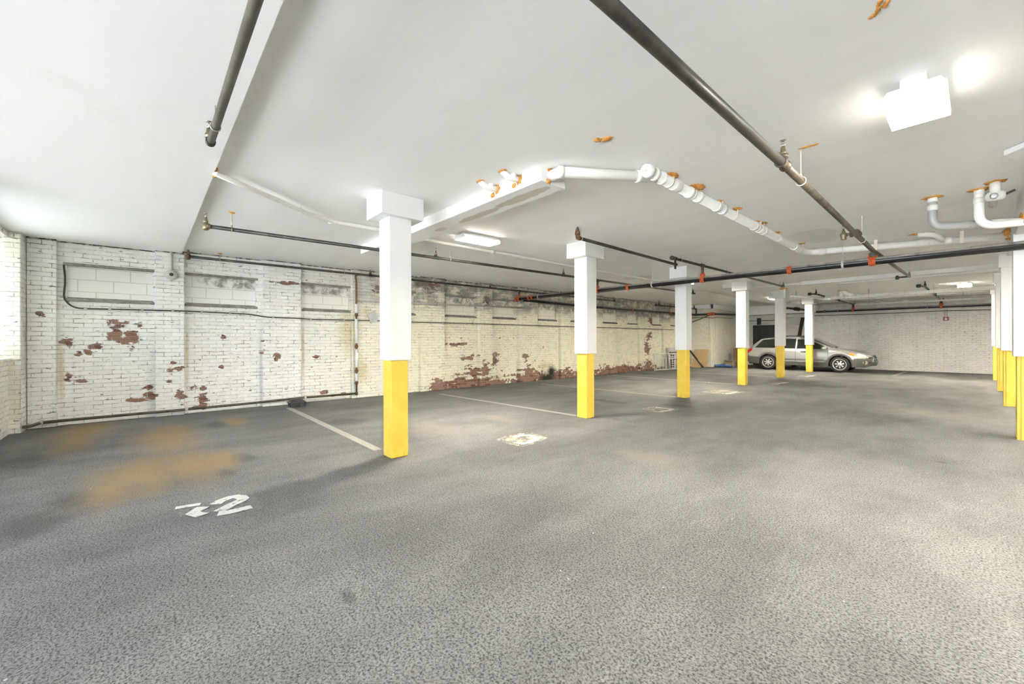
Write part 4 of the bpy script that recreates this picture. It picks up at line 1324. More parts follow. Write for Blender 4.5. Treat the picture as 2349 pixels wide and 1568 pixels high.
a, b = on_c(1815, 679.5, 0.20), on_c(1895, 683, 0.22)
c, d_ = on_c(1893, 683.5, 0.22), on_c(2286, 649.5, 0.22)
d_.y = c.y
t = thing('drain_pipe', 'white drain pipe with fittings crossing the far ceiling above the car bonnet', 'pipe', c)
M().tube([c, V((0.345, c.y, c.z))], 0.062, 16).build('pipe', 'pvc_aged', t)
M().tube([a, c], 0.034, 12).build('inlet', 'pvc', t)
M().lathe(c - V((0.15, 0, 0)), (1, 0, 0), [(0, 0.05), (0.1, 0.075), (0.3, 0.075)], 14).build('reducer', 'pvc', t)
for px in (1918, 1930, 1942, 1960, 1968):
    p = line_at(c, d_, t_for_px(c, d_, px))
    M().lathe(p - V((0.06, 0, 0)), (1, 0, 0), [(0, 0.074), (0.12, 0.074)], 14).build('collar', 'pvc_aged', t)
p = line_at(c, d_, t_for_px(c, d_, 1931))
M().cyl(p, V((p.x, p.y, ceil_z(p.y))), 0.075, seg=14).build('drop', 'pvc', t)
M().lathe((p.x, p.y, ceil_z(p.y) - 0.015), (0, 0, 1), [(0, 0.11), (0.02, 0.12)], 14).build('foam_seal', 'foam', t)
p = line_at(c, d_, t_for_px(c, d_, 1962))
M().tube([p, V((p.x - 0.22, p.y, p.z + 0.10)), V((p.x - 0.3, p.y, ceil_z(p.y)))], 0.065, 14, 0.12).build('drop', 'pvc', t)
M().lathe((p.x - 0.3, p.y, ceil_z(p.y) - 0.015), (0, 0, 1), [(0, 0.10), (0.02, 0.11)], 14).build('foam_seal', 'foam', t)
for px in (1993, 2143):
    p = line_at(c, d_, t_for_px(c, d_, px))
    hanger(t, p, 0.062, 'galv', (1, 0, 0), rod=0.012)
a2 = on_c(1826, 668, 0.0)
M().cyl(V((a2.x, a2.y, ceil_z(a2.y))), a.lerp(c, 0.15), 0.02, seg=8).build('hanger', 'rod_rust', t)

for (p0, p1, yy, r, mt, lab) in (((1870, 695.5), (2286, 659), 20.3, 0.04, 'pvc_aged', 'slanting white pipe behind the fitted drain pipe near the back wall'),
                                 ((1869, 702), (2286, 670), 21.6, 0.03, 'duct', 'thin grey pipe near the back wall with a round coupling'),
                                 ((1960, 699), (2286, 681), 22.4, 0.045, 'pvc_aged', 'pale pipe just above the back wall main'),
                                 ((1805, 693), (1865, 695), 21.0, 0.05, 'pvc_aged', 'short pale pipe seen between the fifth and sixth posts')):
    A, B = on_y(*p0, yy), on_y(*p1, yy)
    B.z = A.z = (A.z * 0.5 + B.z * 0.5)
    t = thing('ceiling_pipe', lab, 'pipe', A)
    M().tube([A, B], r, 10).build('pipe', mt, t)
    for k in (0.12, 0.5, 0.85):
        hanger(t, A.lerp(B, k), r, 'galv', (1, 0, 0), rod=0.008)
    p = A.lerp(B, 0.4)
    M().lathe(p, (1, 0, 0), [(-0.1, r * 1.2), (-0.05, r * 1.6), (0.05, r * 1.6), (0.1, r * 1.2)], 12).build('coupling', mt, t)

# dark pipes seen between the fifth and sixth posts
a, b = on_y(1805, 706, 22.2), on_y(1850, 711, 22.9)
t = thing('ceiling_pipe', 'dark pipe with a valve slanting behind the fifth and sixth posts', 'pipe', a)
M().tube([a, b], 0.045, 12).build('pipe', 'pipe_dark', t)
M().lathe(a.lerp(b, 0.35), b - a, [(0, 0.05), (0.05, 0.085), (0.25, 0.085), (0.3, 0.05)], 12).build('valve', 'pipe_dark', t)
hanger(t, a.lerp(b, 0.5), 0.045, 'galv', (1, 0, 0))

# strobe on the back wall and the cable above it
p = on_y(2170, 731, YB - 0.02)
t = thing('alarm_strobe', 'small dark red fire alarm strobe on the back wall', 'alarm', p)
M().box(p + V((-0.075, -0.03, -0.065)), p + V((0.075, 0.03, 0.07))).build('body', 'red', t, 0.01)
M().lathe(p + V((0.0, -0.03, -0.005)), (0, -1, 0), [(0, 0.04), (0.015, 0.036), (0.025, 0.02)], 14).build('lens', 'lamp_body', t)
for dx in (-0.03, 0.03):
    M().cyl(p + V((dx, 0.01, 0.06)), p + V((dx, 0.01, 0.38)), 0.012, seg=8).build('conduit', 'galv', t)
cpt = [on_y(px, py, YB - 0.02) for px, py in ((1868, 723.5), (1960, 721), (2000, 719.5), (2080, 716.5), (2165, 712.5), (2230, 711), (2290, 709.5))]
tag(M().tube(cpt + [V((4.5, YB - 0.02, cpt[-1].z))], 0.014, 8, 0.2).build('wall_cable', 'cable'), 'thin dark cable along the back wall under the black main', 'cable')
cpt = [V((XW + 0.3, YC - 0.015, 2.45))]
cpt = [on_y(1587, 729, YC - 0.02), on_y(1620, 727.5, YC - 0.02), on_y(1631, 729, YC - 0.02), on_x(1634, 729, XC + 0.02), on_x(1645, 727.5, XC + 0.02), on_x(1680, 730, XC + 0.02)]
tag(M().tube(cpt, 0.013, 8, 0.05).build('wall_cable', 'cable'), 'thin dark cable round the cream brick corner', 'cable')
a, b = on_y(1588, 738.5, YC - 0.03), on_y(1632, 721, YC - 0.03)
tag(M().tube([a, b], 0.02, 8).build('wall_conduit', 'pipe_brown'), 'slanting brown rod on the face of the cream brick corner', 'rod')

# ------------------------------------------------------------------ door and boards at the back
zd = on_y(1770, 745, YB).z
dl, dr = on_y(1728, 760, YB).x, on_y(1788, 760, YB).x
d1 = tag(M().box((dl, YB - 0.06, 0.0), (dr, YB + 0.02, zd)).build('door_1', 'door_dark', None, 0.006), 'dark green boarded door in the back wall behind the car', 'door', kind='structure')
for k in range(7):
    x = dl + 0.1 + k * (dr - dl - 0.2) / 6
    M().box((x - 0.008, YB - 0.075, 0.05), (x + 0.008, YB - 0.06, zd - 0.06)).build('batten', 'board_dark', d1)
M().box((dl - 0.12, YB - 0.05, 0), (dl, YB + 0.01, zd + 0.13)).box((dl, YB - 0.05, zd), (dr + 0.1, YB + 0.01, zd + 0.13)).build('door_frame', 'board_white', d1)
p = on_y(1741, 737, YB - 0.09)
M().box(p + V((-0.10, -0.02, -0.17)), p + V((0.10, 0.02, 0.17))).build('hinge', 'black_trim', d1, 0.02)
M().box((dl - 0.35, YB - 0.03, zd + 0.22), (dr, YB, zd + 0.25)).build('lintel_strip', 'rust', d1)

q = [on_y(1805, 729, YB - 0.25), on_y(1840, 726, YB - 0.25)]
xl, xr_ = on_y(1796, 760, YB - 0.25).x, on_y(1838, 735, YB - 0.25).x
zt2 = q[1].z
m = M()
for k in range(7):
    z0, z1 = 0.02 + k * zt2 / 7, 0.02 + (k + 1) * zt2 / 7 - 0.015
    f0, f1 = z0 / zt2, z1 / zt2
    for (za, zb, fa, fb) in ((z0, z1, f0, f1),):
        ya, yb_ = YB - 0.50 + 0.45 * fa, YB - 0.50 + 0.45 * fb
        m.hexa([(xl, ya - 0.02, za), (xr_ - 0.18 + 0.18 * fa, ya - 0.02, za), (xr_ - 0.18 + 0.18 * fa, ya + 0.02, za), (xl, ya + 0.02, za)],
               [(xl, yb_ - 0.02, zb), (xr_ - 0.18 + 0.18 * fb, yb_ - 0.02, zb), (xr_ - 0.18 + 0.18 * fb, yb_ + 0.02, zb), (xl, yb_ + 0.02, zb)])
tag(m.build('plank_panel', 'board_white'), 'white boarded panel leaning on the back wall behind the car roof', 'panel')
p, q = on_y(1833, 775, YB - 0.42), on_y(1842, 728, YB - 0.08)
p = p + (p - q) * (p.z / (q.z - p.z))
p.z = 0.02
tag(M().bar(p, q, 0.16, 0.035).build('leaning_board', 'board_dark'), 'dark board leaning beside the white boarded panel', 'board')
p, q = on_y(1841, 775, YB - 0.45), on_y(1846, 727, YB - 0.08)
p = p + (p - q) * (p.z / (q.z - p.z))
p.z = 0.02
tag(M().bar(p, q, 0.08, 0.03).build('leaning_board', 'board_white'), 'pale narrow board leaning to the right of the dark board', 'board')

# ------------------------------------------------------------------ clutter by the cream corner
def quad_panel(pts, th, name, mat, label, cat, bev=0.0):
    pts = [V(p) for p in pts]
    n_ = (pts[1] - pts[0]).cross(pts[3] - pts[0]).normalized() * th
    return tag(M().hexa(pts, [p + n_ for p in pts]).build(name, mat, None, bev), label, cat)


yy = YC - 0.12
a = on_y(1594, 801, yy + 0.06)
b = on_y(1626, 801, yy + 0.06)
quad_panel([(a.x, yy - 0.22, 0.01), (b.x, yy - 0.22, 0.01), (b.x, yy + 0.07, b.z), (a.x, yy + 0.07, a.z)], 0.02, 'plywood_sheet', 'plywood', 'tan plywood sheet leaning on the cream brick corner', 'board')
c0 = on_f(1598, 843)
m = M()
yk = YC - 0.62
x0, x1 = on_y(1589, 840, yk).x, on_y(1609, 840, yk).x
prof = [(x0, 0.01)] + [(x0 + (x1 - x0) * k / 10, 0.02 + 0.36 * math.sin(PI * (0.18 + 0.5 * k / 10))) for k in range(11)] + [(x1, 0.01)]
m.hexa([(x, yk - 0.15 + z * 0.35, z) for x, z in prof], [(x, yk - 0.13 + z * 0.35, z) for x, z in prof])
tag(m.build('plywood_offcut', 'plywood'), 'rounded plywood offcut on the floor before the tan sheet', 'board')
a, b = on_y(1582, 803, YC - 0.45), on_y(1613, 842, YC - 0.75)
b.z = 0.03
tag(M().tube([a + (a - b) * 0.12, b], 0.04, 12).build('leaning_tube', 'pipe_dark'), 'dark tube leaning from behind the third post to the floor', 'tube')
a, b = on_y(1582, 815, YC - 0.3), on_y(1590, 842, YC - 0.5)
b.z = 0.02
tag(M().bar(a, b, 0.05, 0.03).build('leaning_board', 'board_white'), 'thin pale stick beside the dark leaning tube', 'stick')
x0 = on_x(1684, 838, XC + 0.25)
x0 = on_y(1686, 840, 21.6)
tag(M().box((x0.x - 0.06, 21.55, 0.0), (x0.x + 0.09, 21.63, on_y(1686, 798, 21.6).z)).build('upright_board', 'wood_brown', None, 0.005), 'brown upright board between the fourth post and the cream corner', 'board')
p = on_x(1657, 838, XC + 0.34)
p.z = 0
m = M()
for k in range(5):
    m.blob((p.x - 0.32 + k * 0.16, p.y + 0.07 * (k % 2), 0.055 + 0.02 * (k % 3)), (0.13, 0.10, 0.06), 80 + k, 0.6)
tag(m.build('plastic_sheet', 'blue'), 'crumpled blue plastic sheet on the floor by the cream corner', 'sheet')
p = on_x(1675, 836, XC + 0.30)
p.z = 0
t = thing('cardboard_box', 'open crumpled cardboard box beside the blue sheet', 'box', (p.x, p.y, 0))
m = M()
for (a, b) in (((-.2, -.15), (.2, -.15)), ((.2, -.15), (.2, .15)), ((.2, .15), (-.2, .15)), ((-.2, .15), (-.2, -.15))):
    n_ = V((a[0] + b[0], a[1] + b[1], 0)).normalized() * 0.006
    m.hexa([V((p.x + a[0], p.y + a[1], 0.0)), V((p.x + b[0], p.y + b[1], 0.0)), V((p.x + b[0], p.y + b[1], 0.0)) - n_, V((p.x + a[0], p.y + a[1], 0.0)) - n_],
           [V((p.x + a[0] * 1.1, p.y + a[1], 0.27)), V((p.x + b[0] * 1.1, p.y + b[1], 0.25)), V((p.x + b[0] * 1.1, p.y + b[1], 0.25)) - n_, V((p.x + a[0] * 1.1, p.y + a[1], 0.27)) - n_])
m.box((p.x - .19, p.y - .14, 0.0), (p.x + .19, p.y + .14, 0.01))
m.build('box_body', 'card', t)
M().hexa([(p.x - .2, p.y - .15, .26), (p.x + .2, p.y - .15, .25), (p.x + .2, p.y - .144, .25), (p.x - .2, p.y - .144, .26)], [(p.x - .16, p.y - .29, .31), (p.x + .18, p.y - .28, .21), (p.x + .18, p.y - .274, .21), (p.x - .16, p.y - .284, .31)]).build('flap', 'card', t)

# white railing, blue tubes and boards behind the third post
yr = 17.6
t = thing('metal_railing', 'white metal railing standing along the left wall behind the third post', 'railing', on_x(1510, 846, -8.75))
A0, A1 = on_x(1499, 847, -8.85), on_x(1556, 843, -8.55)
z0, z1 = 0.06, 0.72
A0.z = A1.z = 0
M().tube([A0 + V((0, 0, z1)), A1 + V((0, 0, z1))], 0.022, 8).build('top_rail', 'rail_white', t)
M().tube([A0 + V((0, 0, z1 * 0.72)), A1 + V((0, 0, z1 * 0.72))], 0.014, 8).build('mid_rail', 'rail_white', t)
M().tube([A0 + V((0.05, 0, z0)), A1 + V((0.05, 0, z0))], 0.022, 8).build('bottom_rail', 'rail_white', t)
for k in range(9):
    p = A0.lerp(A1, k / 8)
    M().tube([p + V((0.05 * (k % 8 == 0), 0, 0 if k % 8 == 0 else z0)), p + V((0, 0, z1))], 0.012 if k % 4 else 0.02, 8).build('bar', 'rail_white', t)
A, B = on_x(1536, 828, -8.95), on_x(1560, 800, -8.95)
p = on_x(1538, 838, -8.9)
t = thing('stacked_panel', 'pale grey panel with dark edge leaning behind the white railing', 'panel', (p.x, p.y, 0))
q0, q1 = on_x(1541, 815, -9.0), on_x(1556, 797, -9.0)
M().hexa([(-9.05, q0.y, 0.0), (-9.0, q0.y, 0.0), (-9.0, q1.y + 0.4, 0.0), (-9.05, q1.y + 0.4, 0.0)], [(-9.25, q0.y, q1.z), (-9.20, q0.y, q1.z), (-9.20, q1.y + 0.4, q1.z), (-9.25, q1.y + 0.4, q1.z)]).build('sheet', 'paper', t)
M().box((-9.02, q0.y - 0.2, 0.72), (-8.96, q1.y + 0.4, 0.76)).build('rail', 'board_dark', t)
m = M()
for k in range(6):
    m.box((-8.99, q0.y - 0.12, 0.08 + k * 0.10), (-8.93, q0.y + 0.08, 0.13 + k * 0.10))
m.build('louvre_edge', 'board_dark', t)
M().tube([(-8.93, q0.y, 0.42), (-8.93, q1.y + 0.3, 0.46)], 0.015, 8).build('blue_rod', 'blue', t)

# bait box by the left wall
p = on_f(678, 930)
x0, y0 = -9.0, on_x(662, 925, -9.0).y
x1 = -8.80
ya, yb2 = on_x(664, 932, -8.85).y, on_x(700, 928, -8.85).y
t = thing('bait_box', 'black plastic bait box on the floor at the wall end of a stall line', 'box', (-8.9, (ya + yb2) / 2, 0))
i = 0.018
M().hexa([(-9.02 + i, ya + i, 0), (-8.80 - i, ya + i, 0), (-8.80 - i, yb2 - i, 0), (-9.02 + i, yb2 - i, 0)], [(-9.02, ya, 0.085), (-8.80, ya, 0.085), (-8.80, yb2, 0.085), (-9.02, yb2, 0.085)]).build('base', 'plastic', t, 0.006)
m = M().box((-9.028, ya - .008, 0.083), (-8.792, yb2 + .008, 0.098))
m.hexa([(-9.02, ya, 0.098), (-8.80, ya, 0.098), (-8.80, yb2, 0.098), (-9.02, yb2, 0.098)], [(-8.97, ya + .05, 0.155), (-8.86, ya + .05, 0.15), (-8.86, yb2 - .05, 0.15), (-8.97, yb2 - .05, 0.155)])
for k in range(3):
    m.box((-8.95 + k * 0.035, ya + .06, 0.15), (-8.935 + k * 0.035, yb2 - .06, 0.158))
m.build('lid', 'plastic', t, 0.006)
M().box((-8.801, (ya + yb2) / 2 - .03, 0.01), (-8.79, (ya + yb2) / 2 + .03, 0.05)).build('entry_hole', 'black_trim', t)

# ------------------------------------------------------------------ painted marks on the floor
LINES = [((662, 935), (868, 1032), 'pale stall line from the bait box to the nearest post'),
         ((1008, 903), (1322, 953), 'pale stall line running from the left wall to the second post'),
         ((1240, 880), (1552, 910.5), 'pale stall line running from the left wall to the third post')]
for (a, b, lab) in LINES:
    A, B = on_f(*a), on_f(*b)
    yl = (A.y + B.y) / 2
    tag(M().hexa([(A.x, A.y - .05, 0.0), (B.x, B.y - .05, 0.0), (B.x, B.y + .05, 0.0), (A.x, A.y + .05, 0.0)], [(A.x, A.y - .05, 0.003), (B.x, B.y - .05, 0.003), (B.x, B.y + .05, 0.003), (A.x, A.y + .05, 0.003)]).build('stall_line', 'mark_line'), lab, 'floor marking', 'stall lines')
for i, lab in ((3, 'pale stall line running to the post beside the car tail'), (4, 'pale stall line running to the post before the car rear door')):
    yl = LP[i].location.y
    xa, xb = -8.9, LP[i].location.x - 0.2
    tag(M().box((xa, yl - .05, 0), (xb, yl + .05, 0.003)).build('stall_line', 'mark_line'), lab, 'floor marking', 'stall lines')
A, B = on_f(2048, 862), on_f(2078, 852)
tag(M().hexa([A + V((-.06, 0, 0)), A + V((.06, 0, 0)), B + V((.06, 0, 0)), B + V((-.06, 0, 0))], [A + V((-.06, 0, .003)), A + V((.06, 0, .003)), B + V((.06, 0, .003)), B + V((-.06, 0, .003))]).build('stall_line', 'mark_line'), 'short stall line at the back wall right of the car nose', 'floor marking', 'stall lines')


def decal(pxs, z, name, mat, parent, org=None):
    pts = [on_f(*p) for p in pxs]
    m = M()
    vs = [m.bm.verts.new((p.x, p.y, z)) for p in pts]
    m.bm.faces.new(vs)
    o = m.build(name, mat, parent, recalc=False)
    if o.data.polygons[0].normal.z < 0:
        o.data.flip_normals()
    return o


def stroke(pxs, wd, z, name, mat, parent):
    pts = [on_f(*p) for p in pxs]
    m = M()
    L, Rr = [], []
    for i, p in enumerate(pts):
        d = (pts[min(i + 1, len(pts) - 1)] - pts[max(i - 1, 0)]).normalized()
        n_ = V((-d.y, d.x, 0)) * wd / 2
        L.append(m.bm.verts.new((p.x + n_.x, p.y + n_.y, z)))
        Rr.append(m.bm.verts.new((p.x - n_.x, p.y - n_.y, z)))
    for i in range(len(pts) - 1):
        m.bm.faces.new((Rr[i], Rr[i + 1], L[i + 1], L[i]))
    return m.build(name, mat, parent, recalc=True)


zp = lambda a: [(380 + x / 9.035, 1100 + y / 9.035) for x, y in a]
t = thing('stall_number', 'worn white painted stall number with a clear 2 on the near floor', 'floor marking', on_f(505, 1165), 'painted stall numbers')
decal(zp([(150, 600), (500, 490), (760, 420), (1200, 330), (1560, 285), (1780, 260), (1900, 400), (2000, 600), (1600, 690), (1250, 830), (900, 850), (600, 760), (300, 760)]), 0.003, 'paint_patch', 'mark_patch', t)
stroke(zp([(1030, 520), (1130, 450), (1300, 385), (1450, 355), (1570, 370), (1610, 405), (1560, 440), (1400, 510), (1240, 590), (1090, 670)]), 0.085, 0.006, 'digit', 'mark_digit', t)
stroke(zp([(1080, 720), (1300, 685), (1500, 640), (1780, 570)]), 0.085, 0.0065, 'digit_foot', 'mark_digit', t)
stroke(zp([(200, 600), (420, 560), (560, 540), (720, 515)]), 0.06, 0.006, 'worn_digit', 'mark_digit', t)
stroke(zp([(780, 570), (680, 630), (560, 700), (700, 740), (800, 690)]), 0.09, 0.006, 'worn_digit', 'mark_digit', t)
for pts_, lab in (([(1137, 1008), (1165, 998), (1195, 993), (1225, 993), (1257, 1004), (1240, 1012), (1222, 1019), (1198, 1025), (1170, 1019)], 'worn pale painted stall number right of the nearest post'),
                  ([(1468, 938), (1495, 931.5), (1562, 938), (1545, 943), (1512, 947)], 'worn pale painted stall number before the third post'),
                  ([(1608, 898.5), (1645, 893.5), (1712, 898.5), (1668, 906.5)], 'worn pale painted stall number before the fourth post'),
                  ([(1758, 879), (1790, 874.5), (1818, 877), (1775, 883)], 'worn pale painted stall number before the fifth post'),
                  ([(1826, 862.5), (1850, 859), (1880, 861), (1848, 865.5)], 'worn pale painted stall number before the sixth post')):
    t = thing('stall_number', lab, 'floor marking', on_f(*pts_[0]), 'painted stall numbers')
    decal(pts_, 0.003, 'paint_patch', 'mark_warm', t)
    c = V((sum(p[0] for p in pts_) / len(pts_), sum(p[1] for p in pts_) / len(pts_), 0))
    stroke([(c.x + (p[0] - c.x) * 0.6, c.y + (p[1] - c.y) * 0.6) for p in pts_[1:]], 0.09, 0.006, 'worn_digit', 'mark_digit', t)

# ------------------------------------------------------------------ the parked car
def build_car():
    rw, fw = on_f(1762.5, 846.3), on_f(1925, 854)
    yw = (rw.y + fw.y) / 2
    K = (fw.x - rw.x) / 2.67            # scale
    X0 = rw.x - 1.02 * K                # rear bumper
    yn = yw - 0.02                      # plane of the near side tyres
    HW = 0.885 * K
    yc = yn + HW
    t = thing('car', 'silver estate car with grey lower cladding parked along the back wall', 'car', (X0 + 2.35 * K, yc, 0))
    XWH = (1.02, 3.69)
    ZW, RA, RF = 0.335, 0.385, 0.465

    def lerp(tab, x):
        for (a, b) in zip(tab, tab[1:]):
            if x <= b[0]:
                k = (x - a[0]) / (b[0] - a[0]) if b[0] > a[0] else 0
                k = max(0, min(1, k))
                return a[1] + (b[1] - a[1]) * k
        return tab[-1][1]

    zb_t = [(0, 0.42), (0.05, 0.36), (0.3, 0.30), (0.6, 0.26), (3.9, 0.24), (4.2, 0.24), (4.5, 0.28), (4.66, 0.36), (4.73, 0.46)]
    belt_t = [(0, 0.78), (0.10, 0.90), (0.25, 1.0), (0.6, 1.0), (1.5, 0.985), (2.8, 0.96), (3.35, 0.955), (3.6, 0.945), (4.0, 0.885), (4.3, 0.825), (4.5, 0.765), (4.66, 0.70), (4.73, 0.62)]
    roof_t = [(0, 0.80), (0.08, 0.93), (0.20, 1.03), (0.40, 1.24), (0.60, 1.42), (0.72, 1.465), (1.2, 1.50), (1.9, 1.515), (2.35, 1.50), (2.62, 1.455), (2.9, 1.32), (3.2, 1.165), (3.45, 1.045), (3.6, 1.01), (4.0, 0.97), (4.3, 0.91), (4.5, 0.845), (4.66, 0.755), (4.73, 0.64)]
    w_t = [(0, 0.62), (0.06, 0.74), (0.2, 0.82), (0.6, 0.865), (1.2, 0.885), (3.3, 0.885), (3.9, 0.875), (4.25, 0.835), (4.5, 0.74), (4.65, 0.60), (4.73, 0.45)]
    wr_t = [(0, 0.55), (0.2, 0.64), (0.6, 0.585), (1.2, 0.595), (2.3, 0.60), (2.62, 0.60), (3.2, 0.72), (3.5, 0.78), (4.0, 0.76), (4.5, 0.62), (4.73, 0.38)]

    def zbot(x):
        z = lerp(zb_t, x)
        for xw in XWH:
            d = abs(x - xw)
            if d < RA:
                z = max(z, ZW + math.sqrt(RA * RA - d * d))
        return z

    def section(x):
        zb, zl, zr, w, wr = zbot(x), lerp(belt_t, x), lerp(roof_t, x), lerp(w_t, x), lerp(wr_t, x)
        zl = max(zl, zb + 0.05)
        g = max(zr - zl, 0.0)
        zlow = max(zb, min(0.55, zl - 0.1))
        pts = [(w * 0.95, zb), (w * 0.985, zb + (zlow - zb) * 0.5), (w, zlow), (w * 0.997, zlow + (zl - zlow) * 0.5), (w * 0.975, zl - 0.035 * min(1, g / .1 + .3)), (w * 0.945, zl),
               (w * 0.945 + (wr - w * 0.945) * 0.5, zl + g * 0.5), (wr + 0.02, zl + g * 0.86), (wr - 0.05, zl + g * 0.96), (wr * 0.6, zr), (0, zr + 0.008)]
        return pts

    def world(x, yy_, z):
        return V((X0 + x * K, yc + yy_ * K, z * K))

    N = 150
    xs = [4.73 * k / N for k in range(N + 1)]
    for xw in XWH:
        xs += [xw - RA + 0.001, xw + RA - 0.001]
    xs = sorted(xs)
    m = M()
    rows = []
    for x in xs:
        s_ = section(x)
        full = [(-a, z) for a, z in s_] + [(a, z) for a, z in s_[-2::-1]]
        rows.append([m.bm.verts.new(world(x, a, z)) for a, z in full])
    for r0, r1 in zip(rows, rows[1:]):
        for j in range(len(r0) - 1):
            f = m.bm.faces.new((r0[j], r1[j], r1[j + 1], r0[j + 1]))
            f.smooth = True
    m.bm.faces.new(rows[0])
    m.bm.faces.new(rows[-1][::-1])
    body = m.build('body', 'car_paint', t, recalc=True)

    def side_y(x, z):
        s_ = section(x)
        for (a, b) in zip(s_, s_[1:]):
            if a[1] <= z <= b[1] and b[1] > a[1]:
                return a[0] + (b[0] - a[0]) * (z - a[1]) / (b[1] - a[1])
        return s_[0][0] if z < s_[0][1] else s_[-2][0]

    def panel(name, mat, x0, x1, lo, hi, off, side=-1, nx=24, nz=5, parent=t, label=None):
        """skin panel on the car's side between the curves lo(x) and hi(x)"""
        mm = M()
        for o_, fl_ in ((off, False), (-0.015, True)):
            def fn(u, v):
                x = x0 + (x1 - x0) * u
                z = lo(x) + (hi(x) - lo(x)) * v
                return world(x, side * (side_y(x, z) + o_), z)
            mm.grid(fn, nx, nz)
        bmesh.ops.remove_doubles(mm.bm, verts=mm.bm.verts, dist=1e-5)
        o = mm.build(name, mat, parent)
        return tag(o, label)

    # cladding and arch flares
    def hi_clad(x):
        z = 0.50 if x > 0.9 else 0.60
        if x > 4.15:
            z = 0.60
        for xw in XWH:
            d = abs(x - xw)
            if d < RF:
                z = max(z, ZW + math.sqrt(RF * RF - d * d))
        if 1.55 < x < 3.2:
            z = 0.40
        return min(z, lerp(belt_t, x) - 0.06)

    for sd in (-1, 1):
        panel('lower_cladding', 'car_clad', 0.04, 4.70, lambda x: zbot(x) - 0.01, hi_clad, 0.014, sd, 200, 6, label='grey lower cladding')
        panel('door_trim', 'car_clad', 1.62, 3.15, lambda x: 0.475, lambda x: 0.52, 0.012, sd, 30, 2)
    # side glass
    def rl(x):
        return lerp(belt_t, x) + 0.02
    def rh(x, d=0.075):
        return lerp(belt_t, x) + (lerp(roof_t, x) - lerp(belt_t, x)) * 0.84
    for sd in (-1, 1):
        panel('rear_quarter_window', 'car_glass', 0.46, 1.30, rl, lambda x: min(rh(x), rl(x) + max(0.01, (x - 0.46) * 1.25)), 0.004, sd)
        panel('rear_door_window', 'car_glass', 1.34, 2.10, rl, rh, 0.004, sd)
        panel('front_door_window', 'car_glass', 2.16, 3.28, rl, lambda x: min(rh(x), lerp(roof_t, x) - 0.10), 0.004, sd)
        for xs_ in (1.33, 2.12, 3.30):
            panel('door_seam', 'black_trim', xs_ - 0.006, xs_ + 0.006, lambda x: 0.36 if xs_ > 1.4 else 0.72, lambda x: lerp(belt_t, x) - 0.0, 0.003, sd, 1, 14)
        for xs_ in (1.50, 2.32):
            panel('door_handle', 'black_trim', xs_, xs_ + 0.21, lambda x: 0.83, lambda x: 0.875, 0.022, sd, 6, 2, label='dark door handle')
        panel('tail_lamp', 'tail', 0.03, 0.34, lambda x: 0.72 + max(0, x - 0.12) * 0.75, lambda x: 0.80 + x * 0.62, 0.012, sd, 10, 4, label='red tail lamp')
        panel('headlamp', 'headlamp', 4.10, 4.62, lambda x: 0.655 - (x - 4.1) * 0.06, lambda x: 0.80 - (x - 4.1) * 0.26, 0.012, sd, 14, 4, label='clear headlamp')
        panel('indicator', 'amber', 4.00, 4.17, lambda x: 0.67 + (4.17 - x) * 0.55, lambda x: 0.825 - (x - 4.0) * 0.2, 0.013, sd, 8, 4, label='amber indicator')
        panel('grille_corner', 'black_trim', 4.60, 4.72, lambda x: 0.60, lambda x: 0.665, 0.015, sd, 8, 3)
        fp = world(4.50, sd * (side_y(4.50, 0.43) + 0.0), 0.43)
        M().lathe(fp, V((0.55, sd * 1.0, 0)), [(-0.03, 0.085 * K), (0.015, 0.085 * K), (0.02, 0.06 * K)], 18).build('fog_lamp', 'headlamp', t)
        panel('lower_grille', 'black_trim', 4.56, 4.71, lambda x: 0.36 + (x - 4.56) * 0.4, lambda x: 0.46, 0.014, sd, 6, 2)
        mp = world(3.18, sd * 0.93, 1.02)
        M().blob(mp, (0.10 * K, 0.09 * K, 0.075 * K), 3, 0.05, 2).build('wing_mirror', 'car_paint', t)
        M().tube([world(0.95, sd * 0.555, 1.50), world(1.1, sd * 0.56, 1.545), world(2.2, sd * 0.565, 1.555), world(2.42, sd * 0.565, 1.505)], 0.016 * K, 8, 0.08).build('roof_rail', 'black_trim', t)
    # windscreen, rear glass, grille, wipers
    def top_panel(name, mat, x0, x1, wfac, off):
        mm = M()
        def fn(u, v):
            x = x0 + (x1 - x0) * u
            wr = lerp(wr_t, x) * wfac
            a = -wr + 2 * wr * v
            z = lerp(roof_t, x) + 0.008 - 0.012 * abs(2 * v - 1) ** 2
            return world(x, a, z + off)
        mm.grid(fn, 14, 12)
        return mm.build(name, mat, t)
    top_panel('windscreen', 'car_screen', 2.66, 3.44, 0.97, 0.008)
    top_panel('rear_window', 'car_glass', 0.26, 0.60, 0.95, 0.010)
    M().tube([world(3.40, 0.1, 1.075), world(3.52, -0.25, 1.055), world(3.50, -0.62, 1.06)], 0.010, 6).build('wiper', 'black_trim', t)
    M().tube([world(3.42, -0.05, 1.07), world(3.56, -0.55, 1.055)], 0.008, 6).build('wiper', 'black_trim', t)
    mm = M()
    def fn(u, v):
        a = -0.36 + 0.72 * u
        x = 4.765 - 0.10 * abs(a) ** 1.5 - 0.05 * v
        return world(x, a, 0.59 + 0.13 * v)
    mm.grid(fn, 12, 3)
    mm.build('grille', 'black_trim', t)
    # front and rear bumper noses
    mm = M()
    def fn(u, v):
        a = -0.80 + 1.6 * u
        x = 4.80 - 0.33 * abs(a / 0.8) ** 2.6 - 0.06 * abs(v - 0.6)
        return world(x, a, 0.30 + 0.25 * v)
    mm.grid(fn, 24, 6)
    mm.build('front_bumper', 'car_clad', t)
    mm = M()
